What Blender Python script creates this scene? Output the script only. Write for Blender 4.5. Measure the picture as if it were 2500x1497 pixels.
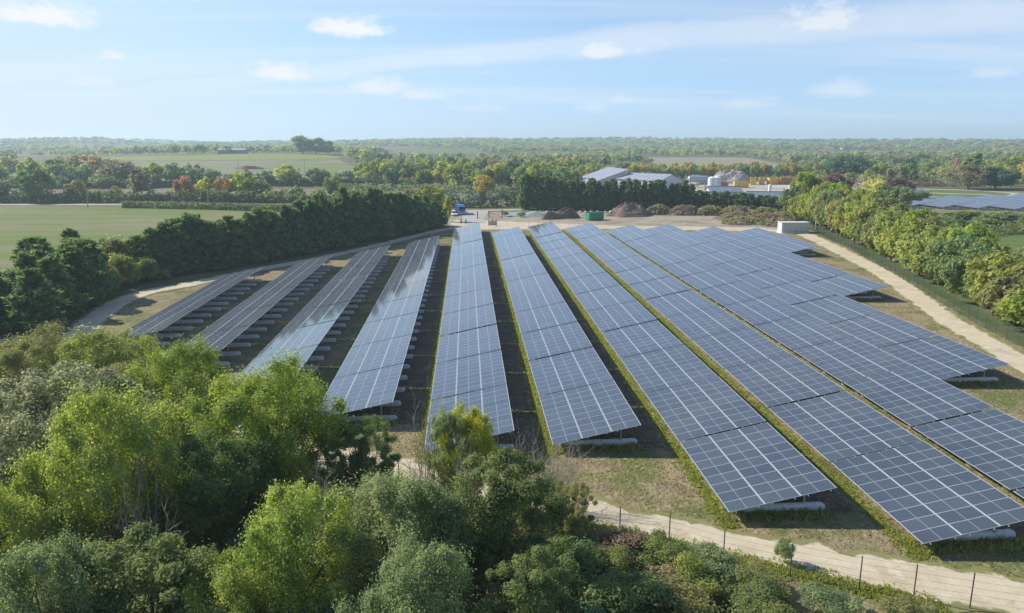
import bpy, bmesh, math, random
import numpy as np
from mathutils import Vector, Matrix
R = math.radians
scene = bpy.context.scene
for o in list(bpy.data.objects):
    bpy.data.objects.remove(o)

# ------------------------------------------------------------------ camera, sky, sun, exposure
CAM_H, PITCH, YAW, FPX = 23.385, .2044, .0637, 1721.9
cd = bpy.data.cameras.new('camera')
cam = bpy.data.objects.new('camera', cd)
scene.collection.objects.link(cam)
cd.sensor_width = 36
cd.lens = FPX / 2500 * 36
cd.shift_y = -47 / 2500
cd.clip_end = 20000
cam.location = (0, 0, CAM_H)
cam.rotation_euler = (math.pi / 2 - PITCH, 0, -YAW)
scene.camera = cam

SUN_EL, SUN_AZ = R(36.5), math.atan2(-2.70, 1.30)      # azimuth measured from +Y towards +X
world = bpy.data.worlds.new('World')
scene.world = world
world.use_nodes = True

def build_world():
    nt = world.node_tree
    nt.nodes.clear()
    N = nt.nodes.new
    L = nt.links.new
    out = N('ShaderNodeOutputWorld'); bg = N('ShaderNodeBackground')
    sky = N('ShaderNodeTexSky'); sky.sky_type = 'NISHITA'; sky.sun_disc = False
    sky.sun_elevation = SUN_EL; sky.sun_rotation = SUN_AZ
    sky.air_density = 1.0; sky.dust_density = 0.3; sky.ozone_density = 3.0; sky.altitude = 100
    tc = N('ShaderNodeTexCoord')
    sep = N('ShaderNodeSeparateXYZ'); L(tc.outputs['Generated'], sep.inputs[0])
    def m(op, a, b=None, c=None, clamp=False):
        n = N('ShaderNodeMath'); n.operation = op; n.use_clamp = clamp
        for i, v in enumerate((a, b, c)):
            if v is None: continue
            if isinstance(v, (int, float)): n.inputs[i].default_value = v
            else: L(v, n.inputs[i])
        return n.outputs[0]
    def ramp(v, a, b):
        n = N('ShaderNodeMapRange'); n.interpolation_type = 'SMOOTHSTEP'
        L(v, n.inputs['Value']); n.inputs['From Min'].default_value = a; n.inputs['From Max'].default_value = b
        return n.outputs['Result']
    def noise(vec, scale, det=5, rough=.55, dist=0):
        n = N('ShaderNodeTexNoise'); L(vec, n.inputs['Vector'])
        n.inputs['Scale'].default_value = scale; n.inputs['Detail'].default_value = det
        n.inputs['Roughness'].default_value = rough; n.inputs['Distortion'].default_value = dist
        return n.outputs['Fac']
    X, Y, Z = sep.outputs
    z2 = m('ADD', m('ABSOLUTE', Z), .055)
    cx = m('DIVIDE', X, z2); cy = m('DIVIDE', Y, z2)
    comb = N('ShaderNodeCombineXYZ'); L(cx, comb.inputs[0]); L(cy, comb.inputs[1])
    plane = comb.outputs[0]
    # azimuth / elevation for the single cumulus puffs
    az = m('ARCTAN2', X, Y); el = m('ARCSINE', Z)
    ae = N('ShaderNodeCombineXYZ'); L(az, ae.inputs[0]); L(m('MULTIPLY', el, 1.6), ae.inputs[1])
    # high thin veil, streaked
    mp = N('ShaderNodeMapping'); mp.inputs['Rotation'].default_value = (0, 0, R(62)); mp.inputs['Scale'].default_value = (.16, 1.0, 1)
    L(plane, mp.inputs['Vector'])
    veil = ramp(noise(mp.outputs[0], .55, 6, .6, .6), .44, .78)
    # small fair-weather cumulus everywhere in the sky
    cu = noise(plane, 1.15, 7, .58, .2)
    cum = ramp(cu, .615, .70)
    # band of cirrus
    en = noise(ae.outputs[0], 5, 5, .6)
    line = m('SUBTRACT', el, m('SUBTRACT', m('ADD', m('MULTIPLY', az, .095), .1130), m('MULTIPLY', m('MULTIPLY', az, az), .085)))
    line = m('ADD', line, m('MULTIPLY', m('SUBTRACT', en, .5), .035))
    width = m('ADD', .011, m('MULTIPLY', ramp(az, -.35, .6), .014))
    band = m('SUBTRACT', 1, ramp(m('DIVIDE', m('ABSOLUTE', line), width), .35, 1.25))
    band = m('MULTIPLY', band, ramp(az, -.62, -.05))
    band = m('MULTIPLY', band, m('ADD', .45, m('MULTIPLY', noise(ae.outputs[0], 9, 6, .65), .75)))
    # named puffs (azimuth, elevation, half width, half height, strength)
    puffs = [(-.498, .141, .060, .016, .85), (-.154, .147, .066, .015, .8), (-.242, .089, .044, .016, .7), (-.119, .072, .052, .014, .55), (-.057, .063, .046, .010, .45),
             (.188, .121, .056, .017, .65), (.458, .150, .062, .024, .6), (-.431, .100, .020, .007, .45), (.491, .064, .04, .013, .35), (.375, .047, .045, .009, .35),
             (.215, .055, .03, .008, .35), (.175, .045, .03, .009, .35), (.644, .077, .034, .008, .3), (-.46, .07, .03, .009, .3), (.02, .045, .05, .007, .25)]
    n1 = noise(ae.outputs[0], 26, 6, .55); n2 = noise(ae.outputs[0], 60, 4, .6)
    wob = m('ADD', m('MULTIPLY', m('SUBTRACT', n1, .5), 1.5), m('MULTIPLY', m('SUBTRACT', n2, .5), 1.1))
    acc = None
    for a, e, w, h, s in puffs:
        dx = m('DIVIDE', m('SUBTRACT', az, a), w)
        dy = m('DIVIDE', m('SUBTRACT', el, e - h * .25), h * 1.35)
        dy = m('ADD', dy, m('MULTIPLY', m('ABSOLUTE', m('MINIMUM', dy, 0)), -1.1))      # flatter base
        d = m('ADD', m('MULTIPLY', dx, dx), m('MULTIPLY', dy, dy))
        d = m('SUBTRACT', m('SUBTRACT', 1, m('SQRT', d)), wob)
        d = m('MULTIPLY', ramp(d, -.22, .8), m('MINIMUM', 1.0, s * 1.25))
        acc = d if acc is None else m('MAXIMUM', acc, d)
    cloud = m('MAXIMUM', m('MULTIPLY', veil, .40), m('MULTIPLY', band, .52))
    cloud = m('MAXIMUM', cloud, m('MULTIPLY', cum, .22))
    cloud = m('MAXIMUM', cloud, acc)
    cloud = m('MULTIPLY', cloud, ramp(Z, .004, .06))
    hs = N('ShaderNodeHueSaturation'); hs.inputs['Saturation'].default_value = SKY_SAT; hs.inputs['Value'].default_value = 1
    L(sky.outputs[0], hs.inputs['Color'])
    mix = N('ShaderNodeMix'); mix.data_type = 'RGBA'
    # thin ground haze takes the yellow out of the sky near the horizon, all round
    tint = N('ShaderNodeMix'); tint.data_type = 'RGBA'; L(ramp(m('ABSOLUTE', Z), -.02, .16), tint.inputs['Factor'])
    tint.inputs['A'].default_value = (.58, .80, 1.30, 1); tint.inputs['B'].default_value = (.92, .975, 1.07, 1)
    mul = N('ShaderNodeMix'); mul.data_type = 'RGBA'; mul.blend_type = 'MULTIPLY'; mul.inputs['Factor'].default_value = 1
    L(hs.outputs[0], mul.inputs['A']); L(tint.outputs['Result'], mul.inputs['B'])
    # the sunward side stays pale instead of running to full white
    sc_ = N('ShaderNodeSeparateColor'); L(mul.outputs['Result'], sc_.inputs[0]); cc_ = N('ShaderNodeCombineColor')
    for i, lim in enumerate((4.75, 5.55, 6.85)): L(m('SMOOTH_MIN', sc_.outputs[i], lim, 2.5), cc_.inputs[i])
    L(cloud, mix.inputs['Factor']); L(cc_.outputs[0], mix.inputs['A']); mix.inputs['B'].default_value = CLOUD
    L(mix.outputs['Result'], bg.inputs['Color'])
    bg.inputs['Strength'].default_value = SKY_STR
    L(bg.outputs[0], out.inputs['Surface'])
SKY_SAT, SKY_STR = .95, .112
CLOUD = (6.1, 6.25, 6.45, 1)
build_world()

sl = bpy.data.lights.new('sun', 'SUN')
sl.energy = 4.8; sl.angle = R(.53); sl.color = (1, .93, .82)
sun = bpy.data.objects.new('sun', sl)
scene.collection.objects.link(sun)
sdir = Vector((math.sin(SUN_AZ) * math.cos(SUN_EL), math.cos(SUN_AZ) * math.cos(SUN_EL), math.sin(SUN_EL)))
sun.rotation_euler = sdir.to_track_quat('Z', 'Y').to_euler()
sun.location = (-40, 20, 60)
vs = scene.view_settings
vs.view_transform = 'Standard'; vs.look = 'None'; vs.gamma = 1; vs.use_curve_mapping = False
vs.exposure = 0.45
scene.cycles.volume_bounces = 1
scene.cycles.max_bounces = 6
scene.cycles.transparent_max_bounces = 8
scene.cycles.use_denoising = True

# ------------------------------------------------------------------ helpers
COL = scene.collection
rnd = random.Random(7)
npr = np.random.default_rng(11)

def sst(a, b, x):
    t = np.clip((x - a) / (b - a), 0, 1)
    return t * t * (3 - 2 * t)

def zg(x, y):
    """height of the ground"""
    r = np.hypot(x, y)
    z = .0057 * np.clip(x, -60, 90)
    z = z + 9 * np.exp(-((x + 270) / 260) ** 2 - ((y - 900) / 270) ** 2) * sst(380, 620, y)
    z = z + sst(900, 2600, r) * (15 + 4 * np.sin(x * .0021 + 1.3) + 3 * np.sin(x * .0052 + y * .001))
    for bx, by, sx_, sy_, bh in ((560, 2500, 420, 600, 13), (-1160, 2350, 210, 500, 15), (1600, 2050, 420, 500, 11), (-620, 2500, 160, 400, 5), (0, 2600, 200, 500, 4)):
        z = z + bh * np.exp(-((x - bx) / sx_) ** 2 - ((y - by) / sy_) ** 2)
    z = z + sst(500, 900, r) * 1.5 * np.sin(x * .006 + .7) * np.sin(y * .007)
    return z

def tag(o, label=None, cat=None, group=None, kind=None):
    if label: o['label'] = label
    if cat: o['category'] = cat
    if group: o['group'] = group
    if kind: o['kind'] = kind
    return o

def add(name, data=None, parent=None, loc=None, rot=None, scale=None):
    o = bpy.data.objects.new(name, data)
    COL.objects.link(o)
    if parent: o.parent = parent
    if loc is not None: o.location = loc
    if rot is not None: o.rotation_euler = rot
    if scale is not None: o.scale = scale
    return o

def npmesh(name, V, F, mats, idx=None, smooth=False, attr=None):
    """V (n,3), F (m,4) or (m,3) arrays"""
    V = np.asarray(V, np.float32); F = np.asarray(F, np.int32)
    me = bpy.data.meshes.new(name)
    k = F.shape[1]
    me.vertices.add(len(V)); me.vertices.foreach_set('co', V.ravel())
    me.loops.add(F.size); me.loops.foreach_set('vertex_index', F.ravel())
    me.polygons.add(len(F)); me.polygons.foreach_set('loop_start', np.arange(0, F.size, k, dtype=np.int32))
    for m in mats: me.materials.append(m)
    if idx is not None: me.polygons.foreach_set('material_index', np.asarray(idx, np.int32))
    me.polygons.foreach_set('use_smooth', np.full(len(F), smooth))
    me.update(calc_edges=True)
    if attr:
        for an, (tp, arr) in attr.items():
            a = me.attributes.new(an, tp, 'POINT')
            a.data.foreach_set('value' if tp == 'FLOAT' else 'color', np.asarray(arr, np.float32).ravel())
    me.validate()
    return me

class MB:
    """collects boxes, tubes and prisms for one mesh"""
    def __init__(s): s.v = []; s.f = []; s.mi = []
    def face(s, pts, mi=0):
        b = len(s.v); s.v += [tuple(p) for p in pts]; s.f.append(tuple(range(b, b + len(pts)))); s.mi.append(mi)
    def box(s, x0, x1, y0, y1, z0, z1, mi=0, M=None):
        c = [Vector((x, y, z)) for z in (z0, z1) for x, y in ((x0, y0), (x1, y0), (x1, y1), (x0, y1))]
        if M is not None: c = [M @ p for p in c]
        b = len(s.v); s.v += [tuple(p) for p in c]
        for q in ((3, 2, 1, 0), (4, 5, 6, 7), (0, 1, 5, 4), (1, 2, 6, 5), (2, 3, 7, 6), (3, 0, 4, 7)):
            s.f.append(tuple(b + i for i in q)); s.mi.append(mi)
    def tube(s, pts, rad, n=6, mi=0, cap=True):
        pts = [Vector(p) for p in pts]
        if not hasattr(rad, '__len__'): rad = [rad] * len(pts)
        b = len(s.v)
        for i, p in enumerate(pts):
            d = (pts[min(i + 1, len(pts) - 1)] - pts[max(i - 1, 0)])
            d = d.normalized() if d.length > 1e-9 else Vector((0, 0, 1))
            a = d.orthogonal().normalized() if abs(d.z) < .99 else Vector((1, 0, 0))
            a = (a - d * a.dot(d)).normalized(); c = d.cross(a)
            for k in range(n):
                t = 2 * math.pi * k / n
                s.v.append(tuple(p + (a * math.cos(t) + c * math.sin(t)) * rad[i]))
        for i in range(len(pts) - 1):
            for k in range(n):
                k2 = (k + 1) % n
                s.f.append((b + i * n + k, b + i * n + k2, b + (i + 1) * n + k2, b + (i + 1) * n + k)); s.mi.append(mi)
        if cap:
            s.f.append(tuple(b + k for k in reversed(range(n)))); s.mi.append(mi)
            e = b + (len(pts) - 1) * n
            s.f.append(tuple(e + k for k in range(n))); s.mi.append(mi)
    def prism(s, poly, y0, y1, mi=0, M=None):
        """poly in x,z extruded along y"""
        n = len(poly); b = len(s.v)
        for y in (y0, y1):
            for x, z in poly:
                p = Vector((x, y, z))
                s.v.append(tuple(M @ p if M is not None else p))
        s.f.append(tuple(b + i for i in range(n))); s.mi.append(mi)
        s.f.append(tuple(b + n + i for i in reversed(range(n)))); s.mi.append(mi)
        for i in range(n):
            j = (i + 1) % n
            s.f.append((b + j, b + i, b + n + i, b + n + j)); s.mi.append(mi)
    def mesh(s, name, mats, smooth=False):
        me = bpy.data.meshes.new(name)
        me.from_pydata(s.v, [], s.f)
        for m in (mats if isinstance(mats, (list, tuple)) else [mats]): me.materials.append(m)
        me.polygons.foreach_set('material_index', s.mi)
        me.polygons.foreach_set('use_smooth', [smooth] * len(s.f))
        me.update()
        return me
    def build(s, name, mats, parent=None, loc=None, rot=None, smooth=False, bevel=0):
        o = add(name, s.mesh(name, mats, smooth), parent, loc, rot)
        if bevel:
            b = o.modifiers.new('bevel', 'BEVEL'); b.width = bevel; b.segments = 2; b.limit_method = 'ANGLE'
        return o

# ------------------------------------------------------------------ materials
MATS = {}
def mat(name, col=(.5, .5, .5), rough=.7, spec=.3, metal=0.0, vary=0.0, vscale=2.0, bump=0.0, bscale=8.0, col2=None):
    if name in MATS: return MATS[name]
    m = bpy.data.materials.new(name); m.use_nodes = True
    nt = m.node_tree; p = nt.nodes['Principled BSDF']
    p.inputs['Roughness'].default_value = rough; p.inputs['Specular IOR Level'].default_value = spec; p.inputs['Metallic'].default_value = metal
    if vary or col2:
        tc = nt.nodes.new('ShaderNodeTexCoord')
        nz = nt.nodes.new('ShaderNodeTexNoise'); nz.inputs['Scale'].default_value = vscale; nz.inputs['Detail'].default_value = 6
        nz.inputs['Roughness'].default_value = .62
        nt.links.new(tc.outputs['Object'], nz.inputs['Vector'])
        cr = nt.nodes.new('ShaderNodeMix'); cr.data_type = 'RGBA'
        mr = nt.nodes.new('ShaderNodeMapRange'); mr.inputs['From Min'].default_value = .34; mr.inputs['From Max'].default_value = .66
        nt.links.new(nz.outputs['Fac'], mr.inputs['Value']); nt.links.new(mr.outputs[0], cr.inputs['Factor'])
        c2 = col2 or tuple(c * (1 - vary) for c in col)
        c1 = col if col2 else tuple(min(1, c * (1 + vary)) for c in col)
        cr.inputs['A'].default_value = (*c1, 1); cr.inputs['B'].default_value = (*c2, 1)
        nt.links.new(cr.outputs['Result'], p.inputs['Base Color'])
    else:
        p.inputs['Base Color'].default_value = (*col, 1)
    if bump:
        tc = nt.nodes.new('ShaderNodeTexCoord')
        nz = nt.nodes.new('ShaderNodeTexNoise'); nz.inputs['Scale'].default_value = bscale; nz.inputs['Detail'].default_value = 5
        nt.links.new(tc.outputs['Object'], nz.inputs['Vector'])
        bp = nt.nodes.new('ShaderNodeBump'); bp.inputs['Strength'].default_value = bump; bp.inputs['Distance'].default_value = .1
        nt.links.new(nz.outputs['Fac'], bp.inputs['Height']); nt.links.new(bp.outputs[0], p.inputs['Normal'])
    MATS[name] = m
    return m

def ground_mat(name, layers, bump=.6, bscale=3.0, rough=.95, edge=None):
    """layers: list of (colour, noise scale xyz, detail, lo, hi); the first is the base"""
    m = bpy.data.materials.new(name); m.use_nodes = True
    nt = m.node_tree; p = nt.nodes['Principled BSDF']
    p.inputs['Roughness'].default_value = rough; p.inputs['Specular IOR Level'].default_value = .12
    g = nt.nodes.new('ShaderNodeNewGeometry')
    cur = None
    for i, (col, sc, det, lo, hi) in enumerate(layers):
        if i == 0:
            rgb = nt.nodes.new('ShaderNodeRGB'); rgb.outputs[0].default_value = (*col, 1); cur = rgb.outputs[0]; continue
        mp = nt.nodes.new('ShaderNodeMapping'); mp.inputs['Scale'].default_value = sc if hasattr(sc, '__len__') else (sc, sc, sc)
        mp.inputs['Location'].default_value = (i * 13.7, i * 5.1, 0)
        nt.links.new(g.outputs['Position'], mp.inputs['Vector'])
        nz = nt.nodes.new('ShaderNodeTexNoise'); nz.inputs['Scale'].default_value = 1; nz.inputs['Detail'].default_value = det; nz.inputs['Roughness'].default_value = .62
        nt.links.new(mp.outputs[0], nz.inputs['Vector'])
        mr = nt.nodes.new('ShaderNodeMapRange'); mr.interpolation_type = 'SMOOTHSTEP'
        mr.inputs['From Min'].default_value = lo; mr.inputs['From Max'].default_value = hi
        nt.links.new(nz.outputs['Fac'], mr.inputs['Value'])
        mx = nt.nodes.new('ShaderNodeMix'); mx.data_type = 'RGBA'
        nt.links.new(mr.outputs[0], mx.inputs['Factor']); nt.links.new(cur, mx.inputs['A']); mx.inputs['B'].default_value = (*col, 1)
        cur = mx.outputs['Result']
    if edge:
        at_ = nt.nodes.new('ShaderNodeAttribute'); at_.attribute_name = 'edge'
        nz = nt.nodes.new('ShaderNodeTexNoise'); nz.inputs['Scale'].default_value = .9; nz.inputs['Detail'].default_value = 8; nz.inputs['Roughness'].default_value = .7
        nt.links.new(g.outputs['Position'], nz.inputs['Vector'])
        ad = nt.nodes.new('ShaderNodeMath'); ad.operation = 'MULTIPLY_ADD'; ad.inputs[1].default_value = 1.5
        nt.links.new(nz.outputs['Fac'], ad.inputs[0]); nt.links.new(at_.outputs['Fac'], ad.inputs[2])
        mr = nt.nodes.new('ShaderNodeMapRange'); mr.interpolation_type = 'SMOOTHSTEP'; mr.inputs['From Min'].default_value = 1.18; mr.inputs['From Max'].default_value = 1.42
        nt.links.new(ad.outputs[0], mr.inputs['Value'])
        n2 = nt.nodes.new('ShaderNodeTexNoise'); n2.inputs['Scale'].default_value = 2.2; n2.inputs['Detail'].default_value = 6
        nt.links.new(g.outputs['Position'], n2.inputs['Vector'])
        gr = nt.nodes.new('ShaderNodeMix'); gr.data_type = 'RGBA'; gr.inputs['A'].default_value = (*edge[0], 1); gr.inputs['B'].default_value = (*edge[1], 1)
        nt.links.new(n2.outputs['Fac'], gr.inputs['Factor'])
        mx = nt.nodes.new('ShaderNodeMix'); mx.data_type = 'RGBA'
        nt.links.new(mr.outputs[0], mx.inputs['Factor']); nt.links.new(cur, mx.inputs['A']); nt.links.new(gr.outputs['Result'], mx.inputs['B'])
        cur = mx.outputs['Result']
    nt.links.new(cur, p.inputs['Base Color'])
    if bump:
        nz = nt.nodes.new('ShaderNodeTexNoise'); nz.inputs['Scale'].default_value = bscale; nz.inputs['Detail'].default_value = 6
        nt.links.new(g.outputs['Position'], nz.inputs['Vector'])
        bp = nt.nodes.new('ShaderNodeBump'); bp.inputs['Strength'].default_value = bump; bp.inputs['Distance'].default_value = .25
        nt.links.new(nz.outputs['Fac'], bp.inputs['Height']); nt.links.new(bp.outputs[0], p.inputs['Normal'])
    return m

def foliage_mat(name, from_attr=False, trans=.48):
    m = bpy.data.materials.new(name); m.use_nodes = True
    nt = m.node_tree; nt.nodes.clear(); N = nt.nodes.new; L = nt.links.new
    out = N('ShaderNodeOutputMaterial')
    if from_attr:
        a = N('ShaderNodeAttribute'); a.attribute_name = 'tint'; base = a.outputs['Color']
    else:
        a = N('ShaderNodeObjectInfo'); base = a.outputs['Color']
    lf = N('ShaderNodeAttribute'); lf.attribute_name = 'leaf'
    # hue and value wander from clump to clump and from leaf to leaf
    hs = N('ShaderNodeHueSaturation')
    mh = N('ShaderNodeMapRange'); mh.inputs['To Min'].default_value = .475; mh.inputs['To Max'].default_value = .53
    mv = N('ShaderNodeMapRange'); mv.inputs['To Min'].default_value = 1.38; mv.inputs['To Max'].default_value = .70
    L(lf.outputs['Fac'], mh.inputs['Value']); L(lf.outputs['Fac'], mv.inputs['Value'])
    L(base, hs.inputs['Color']); L(mh.outputs[0], hs.inputs['Hue']); L(mv.outputs[0], hs.inputs['Value'])
    df = N('ShaderNodeBsdfDiffuse'); tr = N('ShaderNodeBsdfTranslucent')
    L(hs.outputs[0], df.inputs['Color'])
    bc = N('ShaderNodeHueSaturation'); bc.inputs['Saturation'].default_value = 1.08; bc.inputs['Value'].default_value = 1.7
    L(hs.outputs[0], bc.inputs['Color']); L(bc.outputs[0], tr.inputs['Color'])
    mx = N('ShaderNodeMixShader'); mx.inputs[0].default_value = trans
    L(df.outputs[0], mx.inputs[1]); L(tr.outputs[0], mx.inputs[2])
    gl = N('ShaderNodeBsdfGlossy'); gl.inputs['Roughness'].default_value = .6; gl.inputs['Color'].default_value = (1, 1, 1, 1)
    m2 = N('ShaderNodeMixShader'); m2.inputs[0].default_value = .015
    L(mx.outputs[0], m2.inputs[1]); L(gl.outputs[0], m2.inputs[2])
    L(m2.outputs[0], out.inputs['Surface'])
    return m

LEAF = foliage_mat('leaf'); LEAF_MASS = foliage_mat('leaf_mass', True)
BARK = mat('bark', (.11, .09, .07), .9, .1, vary=.35, vscale=6)
BARK_PALE = mat('bark_pale', (.33, .29, .23), .9, .1, vary=.3, vscale=6)
TINT = {  # base colours of the foliage
 'lime': (.265, .33, .06), 'lime2': (.295, .35, .08), 'olivelime': (.285, .32, .08), 'olive': (.265, .27, .10), 'silver': (.27, .28, .15),
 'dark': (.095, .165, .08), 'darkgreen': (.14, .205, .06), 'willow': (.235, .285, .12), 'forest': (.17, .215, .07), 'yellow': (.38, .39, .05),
 'gold': (.42, .34, .07), 'green': (.19, .255, .085), 'dun': (.28, .25, .135), 'rust': (.33, .20, .115), 'orange': (.36, .26, .085),
 'yellowgreen': (.31, .335, .07), 'sage': (.22, .275, .13), 'plum': (.19, .125, .105), 'willowy': (.48, .47, .16), 'conifer': (.115, .185, .06),
 'conifer2': (.15, .215, .07), 'brush': (.25, .20, .125)}

# ------------------------------------------------------------------ foliage geometry
def leaves(rng, C, Rr, n, size, elong=1.5, up=.5, jitter=.5, flat=.8, shell=.45, grow=None, fuzz=.3):
    """leaf quads spread round clump centres C with radii Rr"""
    C = np.asarray(C, float); Rr = np.asarray(Rr, float)
    k = np.repeat(np.arange(len(C)), n)
    d = rng.normal(size=(len(k), 3)); d[:, 2] += .25
    d /= np.linalg.norm(d, axis=1)[:, None]
    r = Rr[k] * (shell + (1 - shell) * rng.random(len(k)) ** .5) * (1 + fuzz * rng.normal(size=len(k)))
    p = C[k] + d * r[:, None] * np.array([1, 1, flat])
    nrm = d + rng.normal(size=d.shape) * jitter; nrm[:, 2] += up
    nrm /= np.linalg.norm(nrm, axis=1)[:, None]
    ref = rng.normal(size=d.shape) if grow is None else d * np.array([1, 1, .4]) + np.array([0, 0, grow]) + rng.normal(size=d.shape) * .35
    t = ref - nrm * np.sum(ref * nrm, 1)[:, None]; t /= np.linalg.norm(t, axis=1)[:, None] + 1e-9
    b = np.cross(nrm, t)
    s = size * (.65 + .7 * rng.random(len(k)))
    a = (t * (s * elong * .5)[:, None]); w = (b * (s * .5)[:, None])
    V = np.stack([p - a, p + w * .9 + a * .1, p + a, p - w * .9 + a * .1], 1).reshape(-1, 3)
    F = np.arange(len(V)).reshape(-1, 4)
    clump = rng.random(len(C))
    lf = np.clip(.55 * clump[k] + .45 * rng.random(len(k)), 0, 1)
    return V, F, np.repeat(lf, 4)

def limb(rng, mb, a, b, r0, r1, n=5, sag=.12, seg=4):
    a = Vector(a); b = Vector(b); L = (b - a).length
    pts = []; rr = []
    off = Vector(rng.normal(size=3)) * L * sag
    for i in range(seg + 1):
        t = i / seg
        pts.append(a.lerp(b, t) + off * math.sin(math.pi * t) + Vector((0, 0, -.06 * L * math.sin(math.pi * t))))
        rr.append(r0 + (r1 - r0) * t)
    mb.tube(pts, rr, n, cap=False)

def deciduous(seed, H=10., Wd=8., th=.18, blobs=36, per=600, size=.16, trunk=.2, limbs=None, low=.12, jitter=.5, lobes=5, bark=None, cr=(.13, .24), shell=.45, dmin=-.55, flat=.8, fuzz=.3):
    rng = np.random.default_rng(seed)
    zc = H * (th + 1) / 2; rz = H * (1 - th) / 2
    lob = rng.normal(size=(lobes, 3)); lob /= np.linalg.norm(lob, axis=1)[:, None]; lob[:, 2] = np.abs(lob[:, 2]) * .8
    C = []; Rr = []
    while len(C) < blobs:
        d = rng.normal(size=3); d /= np.linalg.norm(d)
        if d[2] < dmin: continue
        f = .62 + .38 * max(0, (lob @ d).max()) ** 2
        q = (.35 + .65 * rng.random() ** .45) * f
        rb = Wd * (cr[0] + (cr[1] - cr[0]) * rng.random()) * (.75 + .4 * (1 - q))
        s = max(0, q - rb / Wd * .9)
        wide = 1 - .28 * max(0, d[2]) ** 2
        C.append((d[0] * Wd / 2 * s * 1.35 * wide, d[1] * Wd / 2 * s * 1.35 * wide, zc + d[2] * (rz - rb * .45) * min(1, q * 1.12))); Rr.append(rb)
    V, F, lf = leaves(rng, C, Rr, per, size, jitter=jitter, shell=shell, flat=flat, fuzz=fuzz)
    V[:, 2] = np.maximum(V[:, 2], H * low * .5)
    V[:, 2] *= H / np.percentile(V[:, 2], 98.8)
    crown = npmesh('crown', V, F, [LEAF], attr={'leaf': ('FLOAT', lf)})
    mb = MB()
    fork = H * max(th, .12) * 1.5
    limb(rng, mb, (0, 0, -.3), (rng.normal() * .15, rng.normal() * .15, fork), trunk, trunk * .75, 7, .02)
    limb(rng, mb, (0, 0, fork * .9), (rng.normal() * .3, rng.normal() * .3, H * .8), trunk * .7, trunk * .12, 5, .05, 5)
    for i in range(min(len(C), limbs or 12)):
        c = C[i]; t = .5 + .5 * rng.random()
        z0 = min(max(fork * .8, c[2] * .45 * t + .1 * H), c[2])
        limb(rng, mb, (0, 0, z0), c, trunk * .42, trunk * .08, 4, .09)
    return crown, mb.mesh('trunk', bark or BARK, True)

def conifer(seed, H=11., Wd=6., layers=16, per=46, size=.5, power=.75, base=.06):
    rng = np.random.default_rng(seed)
    C = []; Rr = []
    for i in range(layers):
        u = (i + rng.random() * .6) / layers
        pr = Wd / 2 * ((1 - u) ** power) * (.62 + .55 * rng.random())
        if u < .16: pr *= .72 + 1.6 * u
        k = max(3, int(9 * (1 - u) + 3))
        a0 = rng.random() * 6.28
        for j in range(k):
            a = a0 + 6.28 * j / k + rng.normal() * .22
            q = pr * (.5 + .55 * rng.random())
            C.append((math.cos(a) * q, math.sin(a) * q, H * (base + (1 - base) * u) + rng.normal() * .2 + q * .12)); Rr.append(.40 + .13 * Wd * (1 - u) * rng.random())
    for j in range(3):
        C.append((rng.normal() * .15, rng.normal() * .15, H * (.9 + .035 * j))); Rr.append(.3 - .05 * j)
    V, F, lf = leaves(rng, C, Rr, per, size, elong=2.8, up=.1, jitter=.6, flat=1.0, shell=.25, grow=.7, fuzz=.2)
    V[:, 2] = np.maximum(V[:, 2], .15); V[:, 2] *= H / np.percentile(V[:, 2], 99.8)
    crown = npmesh('crown', V, F, [LEAF], attr={'leaf': ('FLOAT', lf)})
    mb = MB(); limb(rng, mb, (0, 0, -.3), (0, 0, H * .92), .2, .03, 6, .01, 4)
    for i in range(0, len(C) - 3, 4):
        c = C[i]; limb(rng, mb, (0, 0, c[2] * .88), c, .05, .02, 3, .05, 2)
    return crown, mb.mesh('trunk', BARK, True)

def bare(seed, H=5., Wd=3.5, stems=14, twigs=9, r=.035, spread=1.0):
    rng = np.random.default_rng(seed); mb = MB()
    for i in range(stems):
        a = rng.random() * 6.28; q = Wd / 2 * rng.random() ** .5 * spread
        top = np.array([math.cos(a) * q, math.sin(a) * q, H * (.55 + .45 * rng.random())])
        bot = np.array([math.cos(a) * q * .12, math.sin(a) * q * .12, -.2])
        limb(rng, mb, bot, top, r, r * .25, 4, .05, 4)
        for j in range(twigs):
            t = .3 + .68 * rng.random(); p = bot + (top - bot) * t
            d = rng.normal(size=3) * .5 + (top - bot) / np.linalg.norm(top - bot)
            e = p + d * H * .13 * (.5 + rng.random())
            limb(rng, mb, p, e, r * .4, r * .12, 3, .06, 2)
            for k in range(2):
                p2 = p + (e - p) * (.4 + .5 * rng.random())
                limb(rng, mb, p2, p2 + (d + rng.normal(size=3) * .6) * H * .06, r * .2, r * .08, 3, .03, 1)
    return mb.mesh('stem', BARK_PALE, True)

def plant(name, arch, x, y, h, w, tint, label, cat='tree', group=None, rz=None, sz=None, jit=.10):
    """a tree: Empty at its foot with trunk and crown; arch = (crown mesh, trunk mesh, height, width)"""
    cm, tm, H0, W0 = arch
    e = add(name, None, None, (x, y, float(zg(x, y)) - .03), (0, 0, rnd.random() * 6.28 if rz is None else rz), (w / W0, w / W0, h / H0))
    e.empty_display_size = .5
    tag(e, label, cat, group)
    c = add('crown', cm, e)
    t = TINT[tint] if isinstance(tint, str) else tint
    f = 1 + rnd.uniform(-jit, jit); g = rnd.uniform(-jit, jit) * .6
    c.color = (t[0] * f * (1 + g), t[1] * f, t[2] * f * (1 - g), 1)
    add('trunk', tm, e)
    return e

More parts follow.
